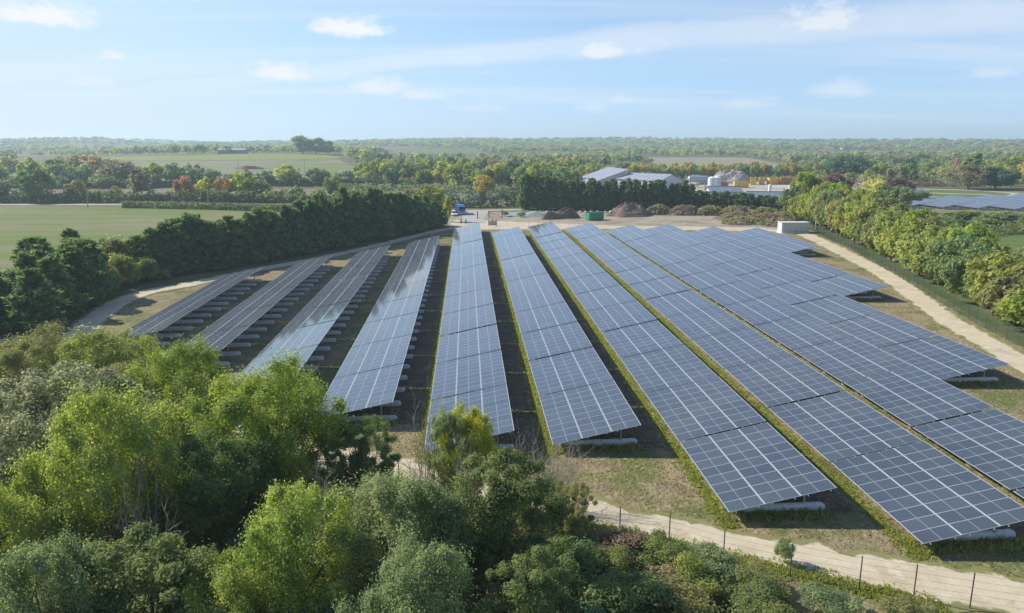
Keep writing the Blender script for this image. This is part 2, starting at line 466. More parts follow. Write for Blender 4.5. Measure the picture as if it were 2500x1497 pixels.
# ------------------------------------------------------------------ ground, fields, paths
M_GROUND = ground_mat('meadow', [((.115, .125, .05), 0, 0, 0, 0), ((.16, .14, .075), .05, 6, .42, .62), ((.085, .11, .035), .18, 6, .45, .65)], .5, .6)
M_SITE = ground_mat('dry_grass', [((.27, .225, .125), 0, 0, 0, 0), ((.20, .155, .095), .55, 7, .42, .62), ((.125, .145, .045), .16, 7, .46, .62),
                                  ((.32, .28, .17), 1.6, 6, .52, .72), ((.10, .085, .055), 2.6, 5, .60, .72)], .9, 3.2)
M_PATH = ground_mat('sandy_track', [((.50, .435, .315), 0, 0, 0, 0), ((.42, .355, .25), .35, 6, .45, .68), ((.55, .49, .37), 1.2, 6, .5, .68), ((.36, .31, .19), .5, 7, .60, .74)], .12, 4, edge=((.24, .225, .10), (.17, .18, .065)))
M_YARD = ground_mat('bare_yard', [((.33, .285, .215), 0, 0, 0, 0), ((.245, .205, .155), .12, 6, .45, .62), ((.19, .15, .105), .3, 6, .56, .7), ((.19, .20, .085), .08, 6, .58, .7)], .4, 2)
M_ROAD = ground_mat('pale_road', [((.38, .37, .35), 0, 0, 0, 0), ((.33, .32, .29), .2, 5, .45, .65)], .2, 3)
M_FIELD = ground_mat('young_crop', [((.14, .17, .045), 0, 0, 0, 0), ((.19, .19, .10), (.012, .07, 1), 5, .42, .60), ((.115, .165, .035), (.02, .11, 1), 4, .50, .66), ((.17, .17, .075), .25, 5, .5, .7)], .4, 1.2)
M_PLOUGH = ground_mat('ploughed_soil', [((.21, .165, .125), 0, 0, 0, 0), ((.17, .13, .10), (.05, .2, 1), 5, .4, .65)], .5, .8)
M_STUBBLE = ground_mat('stubble', [((.26, .23, .15), 0, 0, 0, 0), ((.21, .19, .115), (.02, .08, 1), 5, .4, .65)], .4, .8)
M_HILL = ground_mat('hill_crop', [((.205, .20, .12), 0, 0, 0, 0), ((.14, .185, .045), (.004, .018, 1), 3, .46, .56)], .3, .5)
M_HILLG = ground_mat('spring_crop', [((.185, .225, .05), 0, 0, 0, 0), ((.21, .235, .07), .03, 4, .45, .65)], .3, .5)
M_LAWN = ground_mat('lawn', [((.10, .15, .035), 0, 0, 0, 0), ((.13, .16, .05), .2, 5, .45, .65)], .4, 2)

def ground():
    n = 170
    t = np.linspace(-1, 1, n)
    ax = np.sinh(t * 6.0) / np.sinh(6.0) * 7000
    X, Y = np.meshgrid(ax, ax + 330 * np.exp(-(np.linspace(-1, 1, n) * 2.2) ** 2))
    # keep the finest cells over the site
    Z = zg(X, Y)
    V = np.stack([X, Y, Z], -1).reshape(-1, 3)
    i = np.arange(n * n).reshape(n, n)
    F = np.stack([i[:-1, :-1], i[:-1, 1:], i[1:, 1:], i[1:, :-1]], -1).reshape(-1, 4)
    tag(add('ground', npmesh('ground', V, F, [M_GROUND], smooth=True)), 'rough green and brown ground spreading to the horizon', kind='structure')
ground()

def sheet(name, poly, m, off=.02, maxlen=18., label=None, jag=0.):
    bm = bmesh.new()
    pts = []
    n = len(poly)
    for i in range(n):
        a = Vector(poly[i]); b = Vector(poly[(i + 1) % n]); k = max(1, int((b - a).length / (maxlen * .5)))
        for j in range(k):
            p = a.lerp(b, j / k)
            if jag: p = p + Vector((rnd.uniform(-jag, jag), rnd.uniform(-jag, jag)))
            pts.append(p)
    f = bm.faces.new([bm.verts.new((p.x, p.y, 0)) for p in pts])
    bmesh.ops.triangulate(bm, faces=[f])
    for _ in range(8):
        e = [e for e in bm.edges if e.calc_length() > maxlen]
        if not e: break
        bmesh.ops.subdivide_edges(bm, edges=e, cuts=1)
        bmesh.ops.triangulate(bm, faces=[f for f in bm.faces if len(f.verts) > 3])
    for v in bm.verts: v.co.z = float(zg(v.co.x, v.co.y)) + off
    bmesh.ops.recalc_face_normals(bm, faces=bm.faces)
    if sum(f.normal.z for f in bm.faces) < 0: bmesh.ops.reverse_faces(bm, faces=bm.faces)
    me = bpy.data.meshes.new(name); bm.to_mesh(me); bm.free(); me.materials.append(m)
    o = add(name, me)
    tag(o, label, kind='structure')
    return o

def resample(pl, step):
    out = []
    # Catmull-Rom through the points
    P = [Vector((*p, 0)) for p in pl]
    for i in range(len(P) - 1):
        p0 = P[max(i - 1, 0)]; p1 = P[i]; p2 = P[i + 1]; p3 = P[min(i + 2, len(P) - 1)]
        k = max(2, int((p2 - p1).length / step))
        for j in range(k):
            t = j / k
            out.append(.5 * ((2 * p1) + (p2 - p0) * t + (2 * p0 - 5 * p1 + 4 * p2 - p3) * t * t + (3 * p1 - p0 - 3 * p2 + p3) * t ** 3))
    out.append(P[-1])
    return out

def strip(name, pl, width, m, off=.03, step=1.2, wob=.3, label=None, ends=None):
    C = resample(pl, step); V = []; F = []
    for i, c in enumerate(C):
        d = (C[min(i + 1, len(C) - 1)] - C[max(i - 1, 0)]).normalized(); nrm = Vector((-d.y, d.x, 0))
        w = width if not hasattr(width, '__len__') else width[0] + (width[1] - width[0]) * i / (len(C) - 1)
        for s in (-1, -.5, .5, 1):
            k = (w / 2 + (.5 if m is M_PATH else 0)) * s + (rnd.gauss(0, wob) if abs(s) == 1 else 0)
            p = c + nrm * k
            V.append((p.x, p.y, float(zg(p.x, p.y)) + off))
    for i in range(len(C) - 1):
        for k in range(3):
            a = i * 4 + k
            F.append((a, a + 4, a + 5, a + 1))
    o = add(name, npmesh(name, V, np.array(F)[:, ::-1], [m], smooth=True, attr={'edge': ('FLOAT', [1, 0, 0, 1] * len(C))}))
    return tag(o, label, kind='structure')

SITE = [(-47, 78), (-52, 95), (-54, 108), (-53, 116), (-46, 123), (-38, 137), (-30, 148), (-20, 167), (-8, 190), (2, 196), (20, 193), (41, 188), (62, 182), (78, 178), (88, 182),
        (84.5, 150), (77, 121), (71, 99), (65, 80), (61, 64), (58, 45), (50, 30), (40, 24), (20, 28), (12, 34), (4, 41), (-7, 46), (-20, 54), (-36, 68)]
sheet('site_ground', SITE, M_SITE, .012, 6, 'dry mown grass ground of the solar farm')
strip('path', [(54.5, 50), (56, 58), (57.6, 65), (60, 74), (62.2, 83.5), (65.3, 93.5), (69, 104), (73, 117), (76.6, 132), (79.8, 147), (82.5, 160), (84.5, 171)], (3.0, 4.2), M_PATH, .035, label='pale sandy track curving beside the fence on the right of the panels')
strip('path', [(-48, 84), (-42, 76), (-34.5, 68.5), (-25, 60), (-15, 53), (-6.5, 48.9), (-1.4, 46.9), (3, 43.9), (6.9, 41.2), (9.4, 39.4), (12.4, 38.2), (15.6, 36.2), (19.6, 34.7), (23, 33.1), (30, 30.3), (40, 28.4), (49, 31)], (3.2, 3.0), M_PATH, .045, label='pale sandy track between the near fence and the panel ends')
strip('path', [(-45, 79.5), (-47, 83.5), (-50, 94), (-52, 106), (-51, 114), (-47, 119.5), (-42.5, 127), (-38, 134.5), (-32, 142.5), (-25.5, 153), (-17.5, 168), (-8.5, 187), (-1, 197)], (3.4, 2.8), M_PATH, .055, label='sandy track running along the row of dark conifers')
sheet('yard', [(2, 188), (20, 187.5), (41, 186), (62, 180.5), (80, 176), (93, 184), (104, 205), (103, 221), (80, 230), (60, 229), (36, 231), (22, 236), (8, 238), (-5, 236), (-8, 215), (-6, 198)], M_YARD, .022, 8, 'bare sandy yard behind the panels', .5)
sheet('track_apron', [(1, 190), (20, 189), (42, 186.8), (62, 181.2), (80, 177), (86, 169), (84, 178), (78, 186), (60, 190), (40, 194), (20, 204), (6, 211), (-3, 213), (-5, 204)], M_PATH, .034, 5, 'pale trodden strip of ground by the wire fence', .4)
strip('road', [(-420, 306), (-260, 288), (-176, 280.8), (-130, 277.6), (-80, 268), (-40, 254), (-2, 243), (30, 247), (60, 262), (100, 290)], 5.0, M_ROAD, .06, 5, .1, 'pale country road passing behind the conifers')
strip('road', [(4, 243), (3, 230), (2, 218), (2, 205)], 7, M_ROAD, .075, 2, .2, 'short pale drive from the road to the gate')
sheet('field', [(-70, 252), (-125, 268.5), (-172, 274), (-260, 280), (-300, 200), (-240, 120), (-150, 84), (-92, 82), (-70, 122), (-58, 140), (-45, 160), (-30, 185), (-22, 215), (-25, 240)], M_FIELD, .03, 14, 'green field of young crop left of the conifers')
sheet('field', [(-420, 318), (-260, 299), (-150, 296), (-60, 290), (-15, 276), (26, 266), (18, 318), (-50, 348), (-100, 370), (-184, 374), (-300, 372), (-420, 380)], M_PLOUGH, .05, 20, 'bare brown ploughed field between the two hedgerows')
sheet('field', [(-371, 765), (-308, 792), (-238, 850), (-160, 850), (-118, 700), (-74, 535), (-100, 470), (-160, 420), (-240, 430), (-330, 520), (-390, 640)], M_HILL, .25, 20, 'pale green field on the low hill')
sheet('field', [(-371, 764), (-308, 791), (-238, 849), (-162, 848), (-130, 770), (-175, 715), (-240, 690), (-300, 680), (-360, 700)], M_HILLG, .45, 20, 'bright green upper strip of the hill field')
sheet('field', [(-420, 690), (-350, 600), (-300, 485), (-330, 440), (-460, 560), (-520, 690)], M_FIELD, .25, 20, 'small green field behind the left hedgerow trees')
sheet('field', [(-150, 1500), (10, 1500), (40, 1040), (-110, 1040)], M_LAWN, .5, 40, 'bright green field far behind the wood')
sheet('field', [(-330, 1680), (-60, 1680), (-150, 1500), (-300, 1500)], M_PLOUGH, .5, 40, 'brown field on the far rise')
sheet('field', [(165, 560), (285, 560), (380, 960), (235, 960)], M_STUBBLE, .4, 25, 'pale stubble field among the far woods')
sheet('field', [(-560, 1500), (-300, 1500), (-350, 1950), (-640, 1950)], M_LAWN, .6, 40, 'distant green field on the skyline rise')
sheet('field', [(560, 1050), (760, 1050), (900, 1300), (640, 1300)], M_STUBBLE, .6, 40, 'pale field before the far village')
sheet('field', [(97, 118), (84, 96), (90, 88), (150, 80), (230, 140), (200, 176), (128, 166), (108, 148)], M_LAWN, .03, 12, 'smooth green field beyond the trees on the right')
sheet('meadow', [(112, 172), (150, 176), (210, 178), (300, 260), (270, 318), (222, 340), (186, 300), (160, 255), (128, 232), (108, 195)], ground_mat('rough_meadow', [((.17, .18, .075), 0, 0, 0, 0), ((.21, .19, .10), .12, 6, .42, .6), ((.11, .14, .045), .3, 6, .52, .66)], .6, 1.5), .028, 12, 'rough meadow round the second solar field')
strip('track_loop', [(186, 288), (198, 280), (214, 278), (230, 286), (243, 300), (240, 318), (226, 328), (212, 324), (206, 312), (214, 300), (228, 296)], 5, M_ROAD, .09, 3, .1, 'pale tarmac bends of the practice circuit')
sheet('lawn', [(190, 292), (214, 282), (236, 296), (238, 314), (224, 324), (206, 322)], M_LAWN, .06, 8, 'green lawn inside the practice circuit')
sheet('yard', [(62, 268), (100, 255), (135, 262), (200, 330), (225, 400), (190, 410), (140, 380), (100, 350), (66, 330)], ground_mat('concrete_yard', [((.42, .41, .38), 0, 0, 0, 0), ((.33, .31, .27), .06, 5, .42, .62)], .2, 1), .10, 14, 'grey works yard behind the hedge')

# ------------------------------------------------------------------ solar tables
ML, MW, TILT, PITCHX, X0, LOW = 2.278, 1.134, R(12.0), 9.6663, -51.742, .8
NX, NY, GX, GY = 3, 9, .022, .012
TLEN = NY * MW + (NY - 1) * GY
TSTEP = TLEN + .26
SLOPE = NX * ML + (NX - 1) * GX

def glass_mat():
    m = bpy.data.materials.new('solar_glass'); m.use_nodes = True
    nt = m.node_tree; p = nt.nodes['Principled BSDF']; N = nt.nodes.new; L = nt.links.new
    uv = N('ShaderNodeUVMap'); sp = N('ShaderNodeSeparateXYZ'); L(uv.outputs[0], sp.inputs[0])
    def mm(op, a, b=None):
        n = N('ShaderNodeMath'); n.operation = op
        for i, v in enumerate((a, b)):
            if v is None: continue
            if isinstance(v, (int, float)): n.inputs[i].default_value = v
            else: L(v, n.inputs[i])
        return n.outputs[0]
    u, v = sp.outputs[0], sp.outputs[1]
    mid = mm('LESS_THAN', mm('ABSOLUTE', mm('SUBTRACT', u, ML / 2)), .016)
    bu = mm('GREATER_THAN', mm('ABSOLUTE', mm('SUBTRACT', u, ML / 2)), ML / 2 - .05)
    bv = mm('GREATER_THAN', mm('ABSOLUTE', mm('SUBTRACT', v, MW / 2)), MW / 2 - .022)
    white = mm('MAXIMUM', mid, mm('MAXIMUM', bu, bv))
    cu = mm('LESS_THAN', mm('PINGPONG', mm('ADD', u, .0), .0455), .003)
    cv = mm('LESS_THAN', mm('PINGPONG', mm('SUBTRACT', v, .032), .089), .0035)
    line = mm('MAXIMUM', cu, cv)
    mx = N('ShaderNodeMix'); mx.data_type = 'RGBA'; L(mm('MULTIPLY', line, .30), mx.inputs['Factor'])
    mx.inputs['A'].default_value = (.021, .036, .054, 1); mx.inputs['B'].default_value = (.35, .37, .40, 1)
    # dust lying on the glass
    g = N('ShaderNodeNewGeometry'); nz = N('ShaderNodeTexNoise'); nz.inputs['Scale'].default_value = .35; nz.inputs['Detail'].default_value = 6
    L(g.outputs['Position'], nz.inputs['Vector'])
    oi = N('ShaderNodeObjectInfo')
    dust = mm('ADD', mm('MULTIPLY', nz.outputs['Fac'], .065), mm('MULTIPLY', oi.outputs['Random'], .05))
    md = N('ShaderNodeMix'); md.data_type = 'RGBA'; L(dust, md.inputs['Factor']); L(mx.outputs['Result'], md.inputs['A']); md.inputs['B'].default_value = (.36, .40, .44, 1)
    mw = N('ShaderNodeMix'); mw.data_type = 'RGBA'; L(white, mw.inputs['Factor']); L(md.outputs['Result'], mw.inputs['A']); mw.inputs['B'].default_value = (.29, .32, .35, 1)
    L(mw.outputs['Result'], p.inputs['Base Color'])
    p.inputs['Roughness'].default_value = .07; p.inputs['IOR'].default_value = 1.78; p.inputs['Specular IOR Level'].default_value = .5
    p.inputs['Sheen Weight'].default_value = .15; p.inputs['Sheen Roughness'].default_value = .45; p.inputs['Sheen Tint'].default_value = (.9, .92, 1, 1)
    return m
GLASS = glass_mat()
ALU = mat('aluminium_frame', (.43, .46, .49), .5, .5, .2)
GALV = mat('galvanised_steel', (.42, .44, .45), .5, .5, .55, vary=.1)
CONC = mat('ballast_concrete', (.68, .675, .64), .9, .2, vary=.12, vscale=3, bump=.3, bscale=20)

def panel_geo():
    fr, t, ins = .030, .035, .004
    def ring(a, z): c = a * .5; return [(a, c, z), (ML - a, c, z), (ML - a, MW - c, z), (a, MW - c, z)]
    V = ring(0, 0) + ring(0, t) + ring(fr, t) + ring(fr, t - ins)
    F = [(3, 2, 1, 0)]
    mi = [0]
    for i in range(4):
        j = (i + 1) % 4
        F += [(i, j, 4 + j, 4 + i), (4 + i, 4 + j, 8 + j, 8 + i), (8 + i, 8 + j, 12 + j, 12 + i)]; mi += [0, 0, 0]
    F.append((12, 13, 14, 15)); mi.append(1)
    return np.array(V), np.array(F), np.array(mi)

def uv_xy(me, U):
    """store metres across the module as UV (U: per-vertex xy)"""
    uv = me.uv_layers.new(name='UVMap')
    li = np.empty(len(me.loops), np.int32); me.loops.foreach_get('vertex_index', li)
    uv.data.foreach_set('uv', U[li].astype(np.float32).ravel())
PV, PF, PMI = panel_geo()
panel_me = npmesh('solar_panel', PV, PF, [ALU, GLASS], PMI); uv_xy(panel_me, PV[:, :2])
allV = []; allF = []; allM = []; allU = []
for i in range(NX):
    for j in range(NY):
        allF.append(PF + len(allV) * len(PV)); allV.append(PV + np.array([i * (ML + GX), j * (MW + GY), 0])); allM.append(PMI); allU.append(PV[:, :2])
field_me = npmesh('panel_field', np.concatenate(allV), np.concatenate(allF), [ALU, GLASS], np.concatenate(allM)); uv_xy(field_me, np.concatenate(allU))

def table_parts():
    ct, st = math.cos(TILT), math.sin(TILT)
    d = {}
    b = MB(); b.box(-.02, .02, -.12, TLEN + .12, -.075, -.004); d['purlin'] = b.mesh('purlin', GALV)
    b = MB(); b.box(.25, SLOPE - .3, -.04, .04, -.20, -.077); d['rafter'] = b.mesh('rafter', GALV)
    # ballast: a long concrete log with a rounded back and chamfered ends, flat underneath
    b = MB(); n = 7; prof = []
    for k in range(n + 1):
        a = math.pi * k / n
        prof.append((math.cos(a) * .25, .20 + math.sin(a) * .24))
    prof = [(.27, 0)] + prof + [(-.27, 0)]
    xs = [(.95, .72), (1.12, 1.0), (6.68, 1.0), (6.86, .72)]
    base = 0
    for x, s in xs:
        for y, z in prof: b.v.append((x, y * s, z * (s if z > .2 else 1)))
    m = len(prof)
    for r in range(len(xs) - 1):
        for k in range(m):
            k2 = (k + 1) % m
            b.f.append((r * m + k, r * m + k2, (r + 1) * m + k2, (r + 1) * m + k)); b.mi.append(0)
    b.f.append(tuple(range(m))[::-1]); b.mi.append(0)
    b.f.append(tuple((len(xs) - 1) * m + k for k in range(m))); b.mi.append(0)
    d['ballast'] = b.mesh('ballast', CONC)
    for nm, x in (('post_low', 1.75), ('post_high', 5.55)):
        top = LOW + x * math.tan(TILT) - .15
        b = MB(); b.box(-.05, .05, -.04, .04, .40, top); b.box(-.10, .10, -.09, .09, .40, .455); d[nm] = b.mesh('post', GALV)
    d['post_x'] = (1.75, 5.55)
    # one joined frame for the tables far off
    b = MB()
    M = Matrix.Translation((0, 0, LOW)) @ Matrix.Rotation(-TILT, 4, 'Y')
    for i in range(NX):
        for q in (.42, ML - .42):
            s = i * (ML + GX) + q; b.box(s - .02, s + .02, -.12, TLEN + .12, -.075, -.004, M=M)
    for k in range(3):
        y = 1.6 + k * 3.55
        b.box(.25, SLOPE - .3, y - .04, y + .04, -.20, -.077, M=M)
        for x in d['post_x']:
            b.box(x - .05, x + .05, y - .04, y + .04, .40, LOW + x * math.tan(TILT) - .15)
    d['frame'] = b.mesh('support_frame', GALV)
    return d
TP = table_parts()
ORD = ['first', 'second', 'third', 'fourth', 'fifth', 'sixth', 'seventh', 'eighth', 'ninth', 'tenth', 'eleventh', 'twelfth', 'thirteenth', 'fourteenth', 'fifteenth', 'sixteenth', 'seventeenth', 'eighteenth', 'nineteenth', 'twentieth']
def ordn(i):
    if i < len(ORD): return ORD[i]
    n = i + 1; return f"{n}{'th' if 10 <= n % 100 <= 20 else {1: 'st', 2: 'nd', 3: 'rd'}.get(n % 10, 'th')}"

def solar_table(x, y, near, label, group, ballast=True):
    e = add('solar_table', None, None, (x, y, float(zg(x + 3.3, y + 5)) - .002))
    tag(e, label, 'solar table', group)
    dt = rnd.gauss(0, R(.28)); dr = rnd.gauss(0, R(.16))
    rot = (dr, -TILT + dt * .6, 0)
    def onslope(s, yy, h=0):
        c = Matrix.Rotation(-TILT + dt * .6, 3, 'Y') @ Vector((s, 0, h))
        return (c.x, yy, LOW + c.z + yy * math.sin(dr))
    if near:
        for i in range(NX):
            for j in range(NY):
                add('solar_panel', panel_me, e, onslope(i * (ML + GX), j * (MW + GY)), rot)
        for i in range(NX):
            for q in (.42, ML - .42): add('purlin', TP['purlin'], e, onslope(i * (ML + GX) + q, 0), rot)
        for k in range(3):
            yy = 1.6 + k * 3.55
            add('rafter', TP['rafter'], e, onslope(0, yy), (0, rot[1], 0))
            for nm, px in zip(('post_low', 'post_high'), TP['post_x']): add('post', TP[nm], e, (px, yy, 0))
    else:
        f = add('panel_field', field_me, e, onslope(0, 0), rot); f['kind'] = 'stuff'
        add('support_frame', TP['frame'], e)
    for k in range(3):
        add('ballast', TP['ballast'], e, (rnd.uniform(-.06, .06), 1.6 + k * 3.55, 0), (0, 0, rnd.gauss(0, .012)))
    return e

ROWS = [(80.9, 124.1), (72.6, 138), (63.2, 149.4), (55.9, 164.7), (49.2, 183), (49.5, 181.2), (38.9, 183.3), (34.7, 179.5), (29.8, 176.3), (61.4, 175.6), (97.4, 167.5), (136.9, 165.9)]
for r, (a, b) in enumerate(ROWS, 1):
    n = round((b - a + .26) / TSTEP)
    for k in range(n):
        y = a + k * TSTEP
        solar_table(X0 + PITCHX * r, y, y < 88, f'solar table, {ordn(k)} from the near end, {ordn(r - 1)} row from the conifers', 'solar tables in twelve rows')
for r in range(9):
    x = 152 + r * 9.67; ya = 234.5 - r * 3.9 if r < 5 else 216 - (r - 5) * 2; yb = 250 + r * 3.6
    for k in range(max(1, round((yb - ya) / TSTEP))):
        solar_table(x, ya + k * TSTEP, False, f'solar table in the field beyond the trees, {ordn(k)} from near end, {ordn(r)} row', 'solar tables in the second field')

# ------------------------------------------------------------------ archetypes of trees
def A_(fn, seed, H, Wd, **k): return (*fn(seed, H, Wd, **k), H, Wd)
NEAR = [A_(deciduous, 21, 9.5, 8., th=.02, blobs=125, per=560, size=.10, limbs=40, lobes=7, cr=(.055, .14), dmin=-.85, shell=.3, flat=1.15, fuzz=.42),
        A_(deciduous, 22, 9.5, 8., th=.03, blobs=115, per=560, size=.10, limbs=40, lobes=8, bark=BARK_PALE, cr=(.055, .14), dmin=-.8, shell=.3, flat=1.15, fuzz=.42),
        A_(deciduous, 23, 9.5, 7., th=.02, blobs=110, per=520, size=.10, limbs=36, lobes=6, cr=(.055, .14), dmin=-.9, shell=.3, flat=1.1, fuzz=.4)]
NEAR_LIGHT = A_(deciduous, 24, 9., 8., th=.03, blobs=130, per=400, size=.105, limbs=50, lobes=9, cr=(.045, .105), shell=.25, bark=BARK_PALE, dmin=-.8)
NEAR_WILLOW = A_(deciduous, 25, 8., 6., th=.02, blobs=120, per=620, size=.078, limbs=30, lobes=7, cr=(.055, .135), dmin=-.9, shell=.3, flat=1.1, fuzz=.4)
NEAR_CONE = A_(deciduous, 26, 8.5, 5.6, th=.02, blobs=105, per=580, size=.088, limbs=30, lobes=4, cr=(.055, .13), dmin=-.9)
BUSH = [A_(deciduous, 31, 2.5, 2.6, th=0, blobs=22, per=420, size=.075, limbs=8, trunk=.04, low=0, cr=(.13, .24)),
        A_(deciduous, 32, 2.0, 2.6, th=0, blobs=20, per=420, size=.075, limbs=8, trunk=.04, low=0, cr=(.13, .26))]
MID = [A_(deciduous, 41 + i, 7., 8., th=0, dmin=-.9, blobs=40, per=170, size=.36, limbs=8, lobes=5 + i % 3, low=.02, cr=(.10, .2)) for i in range(4)]
FAR = [A_(deciduous, 51 + i, 11., 10., th=0, blobs=30, per=46, size=.8, limbs=5, lobes=4 + i % 3, trunk=.25, cr=(.13, .24), dmin=-.95, low=0) for i in range(5)]
CON = [A_(conifer, 61 + i, 11., 6., layers=19, per=30, size=.34, power=(.38, .5, .44)[i]) for i in range(3)]
CONF = [A_(conifer, 66 + i, 10., 5., layers=12, per=14, size=.62, power=.6) for i in range(2)]
POP = A_(deciduous, 71, 14., 5., th=.04, blobs=22, per=50, size=.8, limbs=4, trunk=.2, cr=(.16, .26))

# ------------------------------------------------------------------ trees in front of the fence
FG = [('deciduous_tree', NEAR[0], -13.0, 44, 9.2, 8.6, 'lime', 'large yellow-green tree in front of the fourth panel row'),
      ('deciduous_tree', NEAR[1], -21.0, 51, 8.7, 7.0, 'lime', 'yellow-green tree hiding the near ends of the second and third panel rows'),
      ('deciduous_tree', NEAR[1], -31.0, 59, 7.8, 8.4, 'olivelime', 'olive-green tree covering the near end of the leftmost panel row'),
      ('deciduous_tree', NEAR[0], -37.4, 61, 7.4, 8.6, 'olive', 'brownish olive tree by the track at the left edge'),
      ('poplar_tree', NEAR_LIGHT, -25.5, 43, 9.6, 9.6, 'silver', 'silvery grey-leaved poplar at the left edge'),
      ('deciduous_tree', NEAR[1], -19.2, 36, 10.5, 7.0, 'lime2', 'yellow-green tree with pale forked trunk beside the silvery poplar'),
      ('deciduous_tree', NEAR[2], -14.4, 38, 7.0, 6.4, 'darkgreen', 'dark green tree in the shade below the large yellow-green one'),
      ('deciduous_tree', NEAR[2], -7.8, 29, 8.3, 4.9, 'lime2', 'bright yellow-green tree at the bottom edge left of the grey-green willow'),
      ('willow_tree', NEAR_WILLOW, -3.6, 31, 7.9, 6.4, 'willow', 'broad grey-green willow at the bottom of the picture'),
      ('deciduous_tree', NEAR_CONE, 1.5, 32, 8.5, 5.6, 'forest', 'dark green cone-shaped tree right of the grey-green willow'),
      ('deciduous_tree', NEAR[2], -.2, 41, 7.2, 3.8, 'yellow', 'slim yellow tree in front of the fifth panel row'),
      ('deciduous_tree', NEAR_LIGHT, -7.2, 43, 5.7, 5.0, 'darkgreen', 'dark leafy tree right of the large yellow-green one'),
      ('deciduous_tree', NEAR[0], -22.6, 33, 6.9, 4.2, 'lime2', 'low yellow-green tree near the bottom left corner'),
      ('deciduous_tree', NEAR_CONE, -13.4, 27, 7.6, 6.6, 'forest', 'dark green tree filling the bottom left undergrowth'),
      ('willow_tree', NEAR_WILLOW, -17.2, 26, 8.0, 4.6, 'willow', 'grey-green willow in the bottom left corner'),
      ('deciduous_tree', NEAR[0], -9.6, 26.5, 6.4, 4.4, 'lime2', 'yellow-green tree lowest at the bottom edge'),
      ('willow_tree', NEAR_WILLOW, -2.4, 25.5, 7.3, 5.0, 'willow', 'grey-green willow lowest at the bottom edge'),
      ('deciduous_tree', NEAR_CONE, 2.6, 27, 6.2, 4.2, 'forest', 'dark green tree lowest at the bottom edge'),
      ('poplar_tree', NEAR_LIGHT, -32.5, 49, 6.4, 6.0, 'silver', 'small silvery poplar behind the large one at the left edge'),
      ('deciduous_tree', NEAR_LIGHT, -25.8, 53, 6.6, 6.2, 'olive', 'thin olive tree between the poplar and the panels'),
      ('deciduous_tree', NEAR_LIGHT, -1.2, 40.2, 7.3, 2.8, 'willow', 'narrow blue-green tree left of the slim yellow one'),
      ('deciduous_tree', NEAR_LIGHT, 5.6, 37.2, 3.9, 3.0, 'olive', 'olive shrub-like tree beside the sandy track')]
for nm, ar, x, y, h, w, t, lab in FG:
    plant(nm, ar, x, y, h, w, t, lab, jit=.04)
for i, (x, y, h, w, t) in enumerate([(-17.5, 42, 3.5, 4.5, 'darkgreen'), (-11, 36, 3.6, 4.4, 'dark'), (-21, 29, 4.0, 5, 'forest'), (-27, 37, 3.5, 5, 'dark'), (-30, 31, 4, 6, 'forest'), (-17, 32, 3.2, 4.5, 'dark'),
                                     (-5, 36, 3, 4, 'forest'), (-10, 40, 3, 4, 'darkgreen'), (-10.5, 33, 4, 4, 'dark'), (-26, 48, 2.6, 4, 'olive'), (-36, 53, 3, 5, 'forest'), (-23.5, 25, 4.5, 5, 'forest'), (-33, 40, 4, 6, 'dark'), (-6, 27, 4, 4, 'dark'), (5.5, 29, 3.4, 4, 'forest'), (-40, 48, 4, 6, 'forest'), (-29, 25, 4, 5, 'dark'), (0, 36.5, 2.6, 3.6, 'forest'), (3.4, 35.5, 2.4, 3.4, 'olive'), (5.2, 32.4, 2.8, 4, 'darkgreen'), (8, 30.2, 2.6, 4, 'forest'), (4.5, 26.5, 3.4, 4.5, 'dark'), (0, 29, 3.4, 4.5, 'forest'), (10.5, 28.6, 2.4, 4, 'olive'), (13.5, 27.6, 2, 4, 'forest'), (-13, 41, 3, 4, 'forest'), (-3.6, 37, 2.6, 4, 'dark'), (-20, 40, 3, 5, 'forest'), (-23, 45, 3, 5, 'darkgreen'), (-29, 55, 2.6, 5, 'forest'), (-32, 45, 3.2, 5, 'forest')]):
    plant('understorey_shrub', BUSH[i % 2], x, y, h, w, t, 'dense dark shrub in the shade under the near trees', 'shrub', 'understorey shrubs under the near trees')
for x, y, h, w, t, lab in [(8.2, 35.6, 1.8, 3.4, 'brush', 'brown bramble bush by the nearest fence post on the left'), (10.6, 34.6, 1.9, 3.4, 'forest', 'dark bramble bush below the second fence post'),
                           (12.9, 33.6, 1.5, 3.2, 'sage', 'grey-green bramble below the third fence post'), (11.4, 32.2, 2.1, 2.6, 'olivelime', 'light green bush at the bottom edge below the track'),
                           (15.2, 32.4, 1.1, 3.0, 'olive', 'low olive bramble beside the near fence'), (17.6, 34.6, 1.5, 1.1, 'willow', 'small upright grey-green bush at the track edge'),
                           (7.2, 33.0, 2.2, 3.0, 'forest', 'dark green bush right of the cone-shaped tree'), (9.4, 31.0, 2.0, 3.4, 'dun', 'dun-coloured bush at the bottom edge'),
                           (14.0, 30.6, 1.6, 3.4, 'forest', 'dark low bush under the bottom edge of the track'), (18, 30.8, 1.0, 2.6, 'sage', 'low pale bramble by the fence near the bottom right'),
                           (21.5, 29.8, .9, 2.4, 'olive', 'lowest olive bramble near the bottom right corner')]:
    plant('bramble_bush', BUSH[rnd.randrange(2)], x, y, h, w, t, lab, 'bush', jit=.04)
tag(add('bare_shrub', bare(81, 5.6, 5.2, 46, 12, .03), None, (3.4, 39.6, .0), None), 'leafless twiggy shrub in front of the fifth and sixth panel rows', 'shrub')
tag(add('bare_shrub', bare(82, 7.4, 2.4, 10, 12, .045, .8), None, (-2.9, 40.2, 0)), 'tall bare sapling stems left of the slim yellow tree', 'shrub')
tag(add('bare_shrub', bare(83, 6.4, 3.0, 20, 10, .036), None, (-7.6, 34.0, 0)), 'bare grey twigs left of the broad willow', 'shrub')
